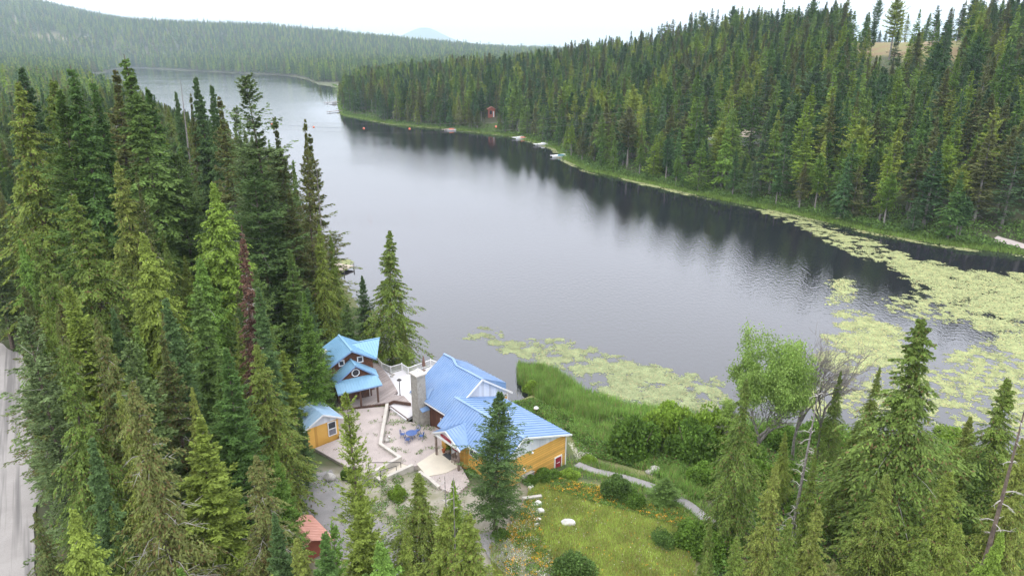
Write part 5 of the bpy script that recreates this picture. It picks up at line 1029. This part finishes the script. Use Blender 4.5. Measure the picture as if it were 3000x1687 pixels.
sel = FARY >= 215; X, Y, Z, Hh, Rr = FARX[sel], FARY[sel], FARZ[sel], FARH[sel], FARR[sel]
rx = np.array([[t['x'], t['y'], t['z'], t['h'], t['R']] for t in REST if t.get('side') == 'right'] or np.zeros((0, 5)))
lx = np.array([[t['x'], t['y'], t['z'], t['h'], t['R']] for t in REST if t.get('side') != 'right'] or np.zeros((0, 5)))
allm = np.concatenate([np.stack([X, Y, Z - .1, Hh, Rr], 1), rx]); n = len(allm)
gn_forest('hillside_forest', allm[:, :3], np.stack([allm[:, 4]/2.2, allm[:, 4]/2.2, allm[:, 3]/18], 1), rg.rand(n)*6.28, rg.randint(len(midp), size=n), midp, 'dense conifer forest covering the hillside across the lake')
n = len(lx); nearp = [joinproto('cedar', 91, 'cedar', h=18, R=3.0, style='cedar', gap=.2, **HI), joinproto('fir', 92, 'fir', h=18, R=2.6, style='fir', gap=.2, **HI), joinproto('olive_cedar', 93, 'olive', h=18, R=2.8, style='cedar', gap=.25, **HI), joinproto('hemlock', 94, 'bright', h=18, R=2.6, style='fir', gap=.2, **HI), joinproto('deep_fir', 95, 'deep', h=18, R=2.5, style='fir', gap=.25, **HI)]
if n: gn_forest('left_forest', lx[:, :3], np.stack([lx[:, 4]/2.7, lx[:, 4]/2.7, lx[:, 3]/18], 1), rg.rand(n)*6.28, rg.randint(len(nearp), size=n), nearp, 'rest of the dense wood on the left shore')
FAR_ = dict(nb=60, nt=4, nl=3, leaf=.9, lw=.34, bare=0)
farp = [joinproto('fir', 61, 'far', h=18, R=2.6, style='fir', **FAR_), joinproto('fir', 62, 'far', h=18, R=2.2, style='spire', **FAR_), joinproto('fir', 63, 'far', h=18, R=2.6, style='cedar', cs=.2, **FAR_), joinproto('fir', 64, 'far', h=18, R=2.3, style='fir', gap=.3, **FAR_)]
parts = []
for (x0, x1, y0, y1, sp) in ((-900, 420, 330, 1000, 6.0), (-1500, 500, 1000, 1800, 9.0), (-3300, 700, 1800, 3600, 15.0)):
    X, Y = scatter(x0, x1, y0, y1, sp); k = inview(X, Y, 1.04); X, Y = X[k], Y[k]; P_ = np.stack([X, Y], 1); d = sdf(P_); k = d > 2; X, Y, P_, d = X[k], Y[k], P_[k], d[k]
    k = ~((rightside(P_)) & (Y < 900)); X, Y, P_, d = X[k], Y[k], P_[k], d[k]
    Z = terrain(P_); Hh = rg.uniform(13, 21, len(X)); Hh = Hh*np.where(rg.rand(len(X)) < .07, 1.25, 1); bare = (Y > 1500) & (X < -900) & (fbm(X/130, Y/130) > .67) & (rg.rand(len(X)) < .8)
    q = proj(np.stack([X, Y, Z + 10], 1))[:, :2]/1.1646; vis = (q[:, 1] > -40) & ~bare
    lk_ = (Y < 1000) & silh_bad(X, Y, Z, Hh*.9, Hh*0 + 2, [[(372,205),(372,240),(500,285),(700,345),(800,560),(3000,560),(3000,205)]]) & ~rightside(P_)
    vis &= ~lk_; parts.append(np.stack([X, Y, Z, Hh, np.full(len(X), sp/6.0)], 1)[vis])
fa = np.concatenate(parts); n = len(fa); ws = np.clip(fa[:, 4], 1, 1.9)*rg.uniform(.8, 1.15, n)
gn_forest('distant_forest', fa[:, :3], np.stack([ws, ws, fa[:, 3]/18*np.clip(fa[:, 4], 1, 1.25)], 1), rg.rand(n)*6.28, rg.randint(4, size=n), farp, 'far conifer forest on the hills beyond the lake')
print('TREES ind', len(IND), 'rest', len(REST), 'mid', len(allm), 'far', n)

# far blue mountain
mxs = np.linspace(-3500, 3200, 140); prof_ = lambda x: 165*np.exp(-((x + 1300)/800)**2) + 125*np.exp(-((x + 1180)/300)**2) + 60*np.exp(-((x + 200)/900)**2) + 14*(fbm(x/250, x*0, 4) - .5)
Vm = []; Fm = []; rows = [(9000, 0), (9500, .55), (10000, 1.0), (10700, .5), (11500, 0)]
for yy, kf in rows:
    for x in mxs: Vm.append((x, yy + 300*(vnoise(np.array([x/300]), np.array([yy/300]))[0] - .5), 5 + kf*prof_(np.array([x]))[0]*1.08))
nm_ = len(mxs)
for i in range(len(rows) - 1):
    for j in range(nm_ - 1): Fm.append((i*nm_ + j, i*nm_ + j + 1, (i+1)*nm_ + j + 1, (i+1)*nm_ + j))
mt = mk('mountain', Vm, Fm, mat('mountain_forest', (.05,.09,.05), (.07,.11,.05), .01, .95), base=(-1400, 10000, 0), smooth=True); tag(mt, 'pale blue mountain fading in haze on the horizon', kind='structure')

# ---------------------------------------------------------------- special trees and shrubs
def place_geo(name, geo, fol, bark, loc, sx_, sz_, rz, label, cat, group=None, crown='foliage'):
    parts = [('trunk' if cat == 'tree' else 'stem', *geo[0], M[bark]), (crown, *geo[1], M[fol])]; return Proto(name, parts).place(loc, sx_, sz_, rz, label, cat, group)
def treeat(px, py, Y): r0 = ray(px*1.1646, py*1.1646); t = Y/r0[1]; x = r0[0]*t; zt = r0[2]*t + CAM_H; z0 = gz((x, Y)); return np.array([x, Y, z0]), zt - z0
p_, h_ = treeat(1945, 815, 56); place_geo('aspen_tree', broadleaf(3, 10, 3.9, 30000, .16, .24, 1.1), 'aspen', 'greybark', p_, 1.05, h_/10, .4, 'tall light green leafy tree behind the slim cedar', 'tree', None, 'crown')
p_, h_ = treeat(1830, 1000, 62); place_geo('aspen_tree', broadleaf(4, 7, 2.2, 9000, .15, .3, .7), 'aspen', 'greybark', p_, .9, h_/7, 1.4, 'smaller light green leafy tree at the shrub edge', 'tree', None, 'crown')
tr_, cw_, _ = broadleaf(8, 10, 3.2, 10, .1); p_, h_ = treeat(2050, 775, 58); Proto('bare_tree', [('trunk', *tr_, M['greybark'])]).place(p_, 1, h_/10, 2.0, 'leafless tree with fine branches behind the leafy tree', 'tree')
tr_, cw_, _ = broadleaf(9, 9, 2.6, 10, .1); p_, h_ = treeat(2105, 840, 57); Proto('bare_tree', [('trunk', *tr_, M['greybark'])]).place(p_, 1, h_/9, .7, 'second leafless tree against the lily pads', 'tree')
def snagat(seed, px, py, Y, R, label, nb=34, lean=None, bark='greybark'):
    p_, h_ = treeat(px, py, Y); a, b = snag(seed, h_, R, nb); Proto('dead_tree', [('trunk', *a, M[bark]), ('branch', *b, M['twig'])]).place(p_, 1, 1, seed, label, 'tree')
snagat(21, 2052, 950, 42, 1.9, 'grey dead snag with short limbs before the leafy tree'); snagat(22, 2590, 960, 31, 1.5, 'dark bare barked trunk at the right frame edge', 26, None, 'bark'); snagat(23, 1118, 1185, 33, 1.1, 'bare dead tree top rising between the bottom centre cedars')
snagat(24, 783, 400, 90, .35, 'thin bare pole standing by the lake at the left shore', 3); snagat(25, 1140, 1215, 32.5, .8, 'second thin dead top beside the bare dead one', 14); snagat(26, 610, 560, 56, 1.2, 'dark leafless trunk behind the dead brown spruce', 22, None, 'bark'); snagat(27, 440, 200, 114, .7, 'small dead spike by the far lake', 12)
bg_ = [bushgeo(70 + i, 11000 if i < 3 else 5000, .10) for i in range(5)]
BP = {}
def bush(px, py, z, R, h, label, fol='bush', seed=0, group=None, nm='shrub'):
    p = gp(px*1.1646, py*1.1646, z); k = (fol, seed % 5, nm)
    if k not in BP: BP[k] = Proto(nm, [('stem', *bg_[k[1]][0], M['bark']), ('foliage', *bg_[k[1]][1], M[fol])])
    return BP[k].place(p - (0, 0, .1), R, h, seed*1.3, label, 'shrub', group)
bush(1600,1150,1.5,2.9,4.0,'big rounded dark green shrub by the reeds, leftmost of the thicket','bush',0); bush(1680,1120,1.2,3.0,4.4,'tall yellow green topped shrub in the thicket','bushlight',1); bush(1735,1160,1.5,2.7,4.0,'dark shrub in the middle of the thicket','bush',2); bush(1800,1110,1.2,2.6,3.8,'light green shrub on the right of the thicket','bushlight',3)
bush(1850,1170,1.5,2.6,3.6,'green shrub beneath the smaller leafy tree','bush',4); bush(1770,1220,2.0,1.8,2.0,'low shrub under the right of the thicket','bush',1); bush(1905,1230,2.2,2.2,2.6,'shrub at the foot of the tall leafy tree','bush',0); bush(1950,1120,1.5,2.2,2.6,'shrub hidden behind the tall leafy tree','bushlight',2); bush(2080,1110,1.2,2.6,2.4,'shrub bank behind the grey snag','bush',3)
for q_ in [(1990,1210,'low shrub between the slim cedar and the snag'),(2030,1300,'shrub right of the snag foot'),(1800,1400,'shrub at the bottom edge left of the right cedars'),(1755,1370,'small shrub at the meadow corner by the cedars'),(2190,1150,'shrub showing left of the great cedar trunk'),(1850,1290,'dim shrub between the slim cedar and the path end')]: bush(q_[0],q_[1],2.8,1.9,1.9,q_[2],'bush',q_[0] % 5)
bush(2230,1090,1,2.4,2.0,'shrub behind the great cedar on the shore','bush',4); bush(2400,1120,1,2.6,2.2,'shrub on the near shore right of the great cedar','bushlight',0); bush(1550,1250,2.6,1.5,1.9,'grey green willow shrub above the meadow','shorebush',1); bush(1592,1270,2.6,1.2,1.2,'low shrub to the right of the willow shrub','bush',2)
bush(1672,1365,3.2,1.1,1.15,'small grey green bush at the right of the meadow','shorebush',3); bush(1440,1440,3.2,1.8,1.5,'wide dark bush at the bottom below the meadow','shorebush',4); bush(1378,1205,2.6,1.3,.9,'leafy green bush under the orange gable wall','bush',0); bush(1430,1200,2.4,1.1,.7,'leafy bush beside the maroon door','bushlight',1); bush(1335,1215,2.8,.8,.7,'small bush against the orange wall corner','bush',2)
bush(1095,1110,3.3,1.1,1.0,'green shrub under the brown side wall of the lodge','bush',3); bush(1070,1085,3.3,.8,.6,'light shrub at the foot of the chimney','bushlight',4); bush(1112,1135,3.3,.8,.9,'dark shrub by the left porch post','bush',0); bush(985,1095,3.3,.42,.34,'bright green clump behind the retaining wall','bushlight',1); bush(975,1072,3.3,.32,.3,'small dry green clump farther along the wall','shorebush',2); bush(1195,1190,3.0,.9,.6,'dark green plants along the orange side wall','bush',3)
bush(1480,1160,2.0,.9,.7,'low bright bush at the start of the path','bushlight',4); bush(1345,985,1.2,1.6,1.4,'light green willow at the base of the reeds','bushlight',0); bush(1000,1250,3.2,.9,1.0,'flowering pale yellow bush below the ramp','bushlight',2); bush(880,1200,3.2,.9,.9,'green bush on the gravel left of the ramp','bush',1); bush(1260,1350,3.2,.9,.7,'dark bush at the foot of the lone fir','bush',4)
p = gp(1668*1.1646, 1268*1.1646, 2.8); pf = PR['fir1']; pf.place(p, 1.25/pf.R*1.15, 2.6/pf.h, 1.0, 'small dark young spruce beside the gravel path', 'tree')
# ---------------------------------------------------------------- ground vegetation (uncountable)
def sample(poly, n, seed=0, dens=None):
    r_ = np.random.RandomState(seed); poly = np.array(poly); lo, hi = poly.min(0), poly.max(0); out = []; tot = 0
    while tot < n:
        p = lo + r_.rand(n*2, 2)*(hi - lo); p = p[inpoly(p, poly)]
        if dens is not None: p = p[r_.rand(len(p)) < dens(p)]
        if len(p) == 0: break
        out.append(p); tot += len(p)
    return np.concatenate(out)[:n] if out else np.zeros((0, 2))
def blades(name, P, hmin, hmax, w_, m, label, z=None, lean=.25, seed=1, water_ok=False, cat='vegetation'):
    r_ = np.random.RandomState(seed); n = len(P); Zb = terrain(P) if z is None else np.full(n, z)
    if water_ok: Zb = np.maximum(Zb, -.05)
    h = r_.uniform(hmin, hmax, n)*(.6 + .8*fbm(P[:, 0]/2.2, P[:, 1]/2.2)); a = r_.rand(n)*6.28; t_ = np.stack([np.cos(a), np.sin(a), np.zeros(n)], 1)*(w_*(.7 + .6*r_.rand(n)))[:, None]; b = np.concatenate([P, Zb[:, None]], 1)
    ln = np.concatenate([r_.randn(n, 2)*lean*h[:, None], h[:, None]], 1); V_ = np.stack([b - t_, b + t_, b + ln*.6 + t_*.8, b + ln], 1).reshape(-1, 3)
    o = mk(name, V_, np.arange(len(V_)).reshape(-1, 4), m, base=(P[0, 0], P[0, 1], 0)); return tag(o, label, cat, None, 'stuff')
def leaves(name, P, zfun, leaf, m, label, seed=2, cat='vegetation'):
    r_ = np.random.RandomState(seed); n = len(P); c_ = np.concatenate([P, zfun(P, r_)[:, None]], 1); D = r_.randn(n, 3); D[:, 2] = np.abs(D[:, 2])*.6; D /= np.linalg.norm(D, axis=1)[:, None]; S = np.cross(D, r_.randn(n, 3)); S /= np.linalg.norm(S, axis=1)[:, None]
    l_ = leaf*(.6 + .8*r_.rand(n))[:, None]; V_ = np.stack([c_, c_ + D*l_*.5 + S*l_*.4, c_ + D*l_, c_ + D*l_*.5 - S*l_*.4], 1).reshape(-1, 3)
    o = mk(name, V_, np.arange(len(V_)).reshape(-1, 4), m, base=(P[0, 0], P[0, 1], 0)); return tag(o, label, cat, None, 'stuff')
REED = [tuple(V(x, y, .3)[:2]) for x, y in [(1298,918),(1345,915),(1400,930),(1440,955),(1500,1010),(1545,1050),(1500,1075),(1420,1045),(1350,1000),(1300,960)]]
blades('reeds', sample(REED, 24000, 3, lambda q: sstep(-.2, 1.3, segdist(q, REED)*(.5 + fbm(q[:, 0]/1.5, q[:, 1]/1.5)))), .7, 1.6, .028, M['reed'], 'tall bright green reeds at the lake edge behind the lodge', lean=.12, water_ok=True)
GRN2 = [tuple(V(x, y, 1.5)[:2]) for x, y in [(1290,985),(1340,975),(1420,1010),(1560,1035),(1700,1040),(1850,1060),(1900,1160),(1960,1290),(1740,1290),(1620,1200),(1455,1150),(1440,1095),(1330,1030)]]
PTH = [tuple(p) for p in PATH]
offp = lambda p: (segdist(p, PTH, False) > .75)*1.0
leaves('ground_cover', sample(GREEN + [] if False else GRN2, 90000, 4, offp), lambda p, r_: terrain(p) + (.15 + .7*fbm(p[:, 0]/1.8, p[:, 1]/1.8)**2*1.3)*r_.rand(len(p)), .15, M['cover'], 'tangled green ground cover between lodge and reeds')
blades('tall_grass', sample(GRN2, 22000, 5, lambda p: offp(p)*(fbm(p[:, 0]/2.5, p[:, 1]/2.5) > .5)), .3, .9, .03, M['reed'], 'patches of tall bright grass in the ground cover')
blades('meadow_grass', sample(MEADOW, 110000, 6), .10, .34, .018, M['grass'], 'yellow green meadow grass below the orange gable')
lo_ = lambda p: terrain(p)
fl = lambda poly, n, sd, sc_, th: sample(poly, n, sd, lambda p: (fbm(p[:, 0]/sc_, p[:, 1]/sc_, 3) > th)*1.0)
VERGE = [tuple(V(x, y, 3)[:2]) for x, y in [(1390,1205),(1500,1225),(1600,1270),(1720,1300),(1745,1360),(1690,1330),(1600,1300),(1500,1275),(1430,1250),(1380,1240)]]
VERGE2 = [tuple(V(x, y, 3)[:2]) for x, y in [(1255,1350),(1330,1260),(1350,1290),(1370,1370),(1400,1430),(1420,1500),(1280,1500)]]
VERGE3 = [tuple(V(x, y, 3)[:2]) for x, y in [(920,1190),(1010,1200),(1060,1330),(990,1400),(900,1330)]]
leaves('orange_wildflowers', np.concatenate([fl(VERGE, 1500, 8, .4, .5), fl(VERGE2, 1100, 9, .5, .55), fl(MEADOW, 500, 10, .4, .6)]), lambda p, r_: terrain(p) + .15 + .25*r_.rand(len(p)), .085, M['orangefl'], 'orange wildflowers along the meadow verge')
leaves('white_wildflowers', np.concatenate([fl(VERGE2, 2600, 11, .6, .5), fl(MEADOW, 800, 12, .5, .5), fl([tuple(V(x, y, 2)[:2]) for x, y in [(1430,1110),(1460,1105),(1500,1160),(1450,1165)]], 1100, 13, .5, .4), fl(VERGE3, 700, 14, .8, .5)]), lambda p, r_: terrain(p) + .12 + .2*r_.rand(len(p)), .06, M['whitefl'], 'small white wildflowers scattered over the open ground')
leaves('verge_plants', np.concatenate([sample(VERGE, 13000, 15), fl(VERGE2, 6000, 16, .8, .5), fl(VERGE3, 5000, 17, .8, .5), fl(STONY, 5000, 19, 1.0, .6)]), lambda p, r_: terrain(p) + .3*r_.rand(len(p)), .1, M['cover'], 'low weedy plants on the verge and gravel')
rsl = [tuple(p) for p in RSH[4:]] + [(125, 122)]
def alongshore(n, a, b, sd):
    r_ = np.random.RandomState(sd); L = np.array(rsl); sg = np.hypot(*np.diff(L, axis=0).T); wgt = sg/np.hypot(L[:-1, 0], L[:-1, 1])**1.2; i = r_.choice(len(sg), n, p=wgt/wgt.sum()); t_ = r_.rand(n)[:, None]; c_ = L[i]*(1 - t_) + L[i+1]*t_; nv = np.stack([(L[i+1] - L[i])[:, 1], -(L[i+1] - L[i])[:, 0]], 1); nv /= np.linalg.norm(nv, axis=1)[:, None]
    p = c_ - nv*(-1)*(a + (b - a)*r_.rand(n))[:, None]; d_ = sdf(p); s1 = np.abs(d_ - (a+b)/2) <= (b - a)*.7; q = p[s1]; p2 = c_ + nv*(-1)*(a + (b - a)*r_.rand(n))[:, None]; d2 = sdf(p2); r2 = np.concatenate([q, p2[np.abs(d2 - (a+b)/2) <= (b-a)*.7]]); return r2[(a < 0) | (segdist(r2, [tuple(p_) for p_ in FARPATH], False) > 2.2)]
blades('shore_grass', alongshore(34000, .0, 3.2, 21), .35, .95, .07, M['shoregrass'], 'bright grass fringe along the right shore', lean=.25, water_ok=True)
leaves('shore_shrubs', np.concatenate([alongshore(42000, 1.2, 5.5, 22), alongshore(30000, 5.5, 13, 23)]), lambda p, r_: terrain(p) + 2.3*fbm(p[:, 0]/3, p[:, 1]/3)*r_.rand(len(p))**.7, .42, M['shorebush'], 'low mixed shrubs under the trees of the right shore')
NSH = [(125, 45), (110, 44), (70, 50), (50.6, 57.5), (42.2, 61.3), (22.5, 66.5), (12.1, 69.4), (8.8, 72.2)]
def near_band(n, a, b, sd):
    r_ = np.random.RandomState(sd); L = np.array(NSH[1:]); i = r_.randint(0, len(L) - 1, n); t_ = r_.rand(n)[:, None]; c_ = L[i]*(1 - t_) + L[i+1]*t_ + r_.randn(n, 2)*(b - a); d_ = sdf(c_); return c_[(d_ > a) & (d_ < b)]
PG = np.array(PATH)[np.random.RandomState(3).randint(0, len(PATH) - 1, 9000)]; i_ = np.random.RandomState(4).randint(0, len(PATH) - 1, 9000); t_ = np.random.RandomState(5).rand(9000)[:, None]; PG = np.array(PATH)[i_]*(1 - t_) + np.array(PATH)[i_ + 1]*t_ + np.random.RandomState(6).randn(9000, 2)*.9; PG = PG[segdist(PG, PTH, False) > .42]
blades('path_edge_grass', PG, .12, .5, .025, M['reed'], 'ragged grass edging both sides of the narrow path', lean=.35)
blades('shore_reeds', near_band(60000, -1.0, 2.0, 71), .4, 1.2, .035, M['reed'], 'green reeds along the near shore behind the thicket', lean=.2, water_ok=True)
RFG = [(13, 30), (22, 26), (45, 40), (75, 48), (60, 56), (40, 62), (20, 66), (15, 60), (17, 52), (16, 44), (13, 38)]
leaves('undergrowth', sample(RFG, 70000, 75), lambda p, r_: terrain(p) + (.2 + 1.6*fbm(p[:, 0]/2.2, p[:, 1]/2.2)**2*1.3)*r_.rand(len(p)), .22, M['cover'], 'green undergrowth beneath the right foreground cedars')
leaves('forest_undergrowth', sample([(-17,30),(-32,36),(-62,80),(-90,130),(-60,190),(-34,122),(-24,96),(-20,70),(-21,58),(-16,48)], 70000, 76, lambda p: (segdist(p, ROAD, False) > 4.5)*1.0), lambda p, r_: terrain(p) + (.1 + 1.2*fbm(p[:, 0]/2.2, p[:, 1]/2.2)**2)*r_.rand(len(p)), .26, M['cover'], 'green undergrowth beneath the left wood')
CW = [tuple(p) for p in LT]
leaves('courtyard_weeds', np.concatenate([fl(CW, 1300, 81, .7, .6), fl(UT, 900, 82, .8, .64)]), lambda p, r_: 3.35 + .4*inpoly(p, UT)*sstep(53, 57, p[:, 1]) + .12*r_.rand(len(p)), .09, M['cover'], 'thin weeds growing through the courtyard gravel')
# lily pads
def pads(polys, seed=31):
    r_ = np.random.RandomState(seed); pts = []; rad = []
    for poly, n, th, sc_, rr in polys:
        w_ = [tuple(V(x, y, 0)[:2]) for x, y in poly]; p = sample(w_, n, seed, lambda q: (sstep(th - .16, th + .22, fbm(q[:, 0]/sc_ + 9, q[:, 1]/sc_, 5) - .45*np.exp(-segdist(q, w_)/1.6)))**1.3); seed += 1; p = p[sdf(p) < -.1] if len(p) else p; pts.append(p); rad.append(rr*(.6 + .8*r_.rand(len(p))))
    return np.concatenate(pts), np.concatenate(rad)
def padmesh(name, P, R_, m, label, z=.012):
    n = len(P); a = np.arange(6)/6*6.283; V_ = np.stack([P[:, None, 0] + R_[:, None]*np.cos(a), P[:, None, 1] + R_[:, None]*np.sin(a), z + .012*np.random.RandomState(1).rand(n)[:, None] + 0*a[None]], -1).reshape(-1, 3)
    o = mk(name, V_, np.arange(n*6).reshape(-1, 6), m, base=(P[0, 0], P[0, 1], 0)); return tag(o, label, 'water plants', None, 'stuff')
PA = [([(1140,850),(1180,835),(1230,808),(1290,850),(1420,848),(1500,868),(1560,892),(1640,905),(1720,930),(1815,945),(1860,1010),(1800,1050),(1560,1040),(1500,1000),(1430,935),(1310,918),(1270,905),(1190,868)], 64000, .38, 1.4, .072)]
P1, R1 = pads(PA); padmesh('lily_pads', P1, R1, M['pad'], 'pale green lily pads off the near shore behind the lodge')
PB = [([(1840,512),(1950,530),(2060,560),(2200,600),(2310,645),(2345,662),(2250,668),(2160,655),(2090,625),(2010,575),(1900,535)], 20000, .44, 1.3, .115),
      ([(1540,452),(1640,462),(1760,492),(1840,515),(1800,512),(1640,475)], 900, .5, 3, .2),
      ([(2220,655),(2330,650),(2450,672),(2600,690),(2850,730),(2850,1010),(2600,930),(2470,850),(2400,800),(2330,745),(2240,690)], 64000, .31, 2.6, .115),
      ([(2068,692),(2160,696),(2172,735),(2165,772),(2070,768)], 1500, .36, 1.5, .13),
      ([(2090,772),(2180,782),(2260,815),(2320,880),(2300,905),(2200,935),(2060,960),(2040,880)], 19000, .31, 2.2, .095),
      ([(2165,750),(2330,722),(2500,785),(2440,830),(2280,815)], 7000, .50, 1.0, .09),
      ([(2040,945),(2200,920),(2330,890),(2480,840),(2850,880),(2850,1160),(2500,1090),(2300,1080),(2050,1060),(1840,1010)], 60000, .47, 1.1, .078),
      ([(840,650),(880,652),(905,668),(880,676),(845,672)], 900, .3, 2, .16)]
P1, R1 = pads(PB, 50); padmesh('yellow_lily_pads', P1, R1, M['padr'], 'yellow green lily pads and duckweed filling the right bay')
L = np.array(rsl[:-1]); PBc = alongshore(22000, -2.6, .1, 61); PBc = PBc[np.random.RandomState(8).rand(len(PBc)) < sstep(.46, .68, fbm(PBc[:, 0]/6, PBc[:, 1]/9, 3))]; padmesh('shore_lily_pads', PBc, np.random.RandomState(3).uniform(.10, .28, len(PBc)), M['padr'], 'band of yellow green pads hugging the right shore')
capepts = sample([tuple(p) for p in CAPE], 3000, 5); padmesh('marsh', capepts, np.full(len(capepts), 1.6), M['padr'], 'light green marsh at the far bend of the lake', z=.3)

# ---------------------------------------------------------------- haze
hx0, hx1, hy0, hy1 = -9000*K, 9000*K, -400*K, 15000*K
def hazebox():
    me = bpy.data.meshes.new('haze'); v = [(x, y, z) for z in (-60*K, 420*K) for y in (hy0, hy1) for x in (hx0, hx1)]
    me.from_pydata(v, [], [(0,2,3,1),(4,5,7,6),(0,1,5,4),(2,6,7,3),(0,4,6,2),(1,3,7,5)]); o = bpy.data.objects.new('haze', me); COL.objects.link(o)
    m = bpy.data.materials.new('haze'); m.use_nodes = True; nt = m.node_tree; nt.nodes.clear(); ou = nt.nodes.new('ShaderNodeOutputMaterial'); pv_ = nt.nodes.new('ShaderNodeVolumePrincipled')
    pv_.inputs['Color'].default_value = (.72, .87, 1, 1); pv_.inputs['Density'].default_value = HAZE; pv_.inputs['Anisotropy'].default_value = .2; nt.links.new(pv_.outputs[0], ou.inputs['Volume']); me.materials.append(m); tag(o, kind='stuff')
HAZE = .000105
hazebox()
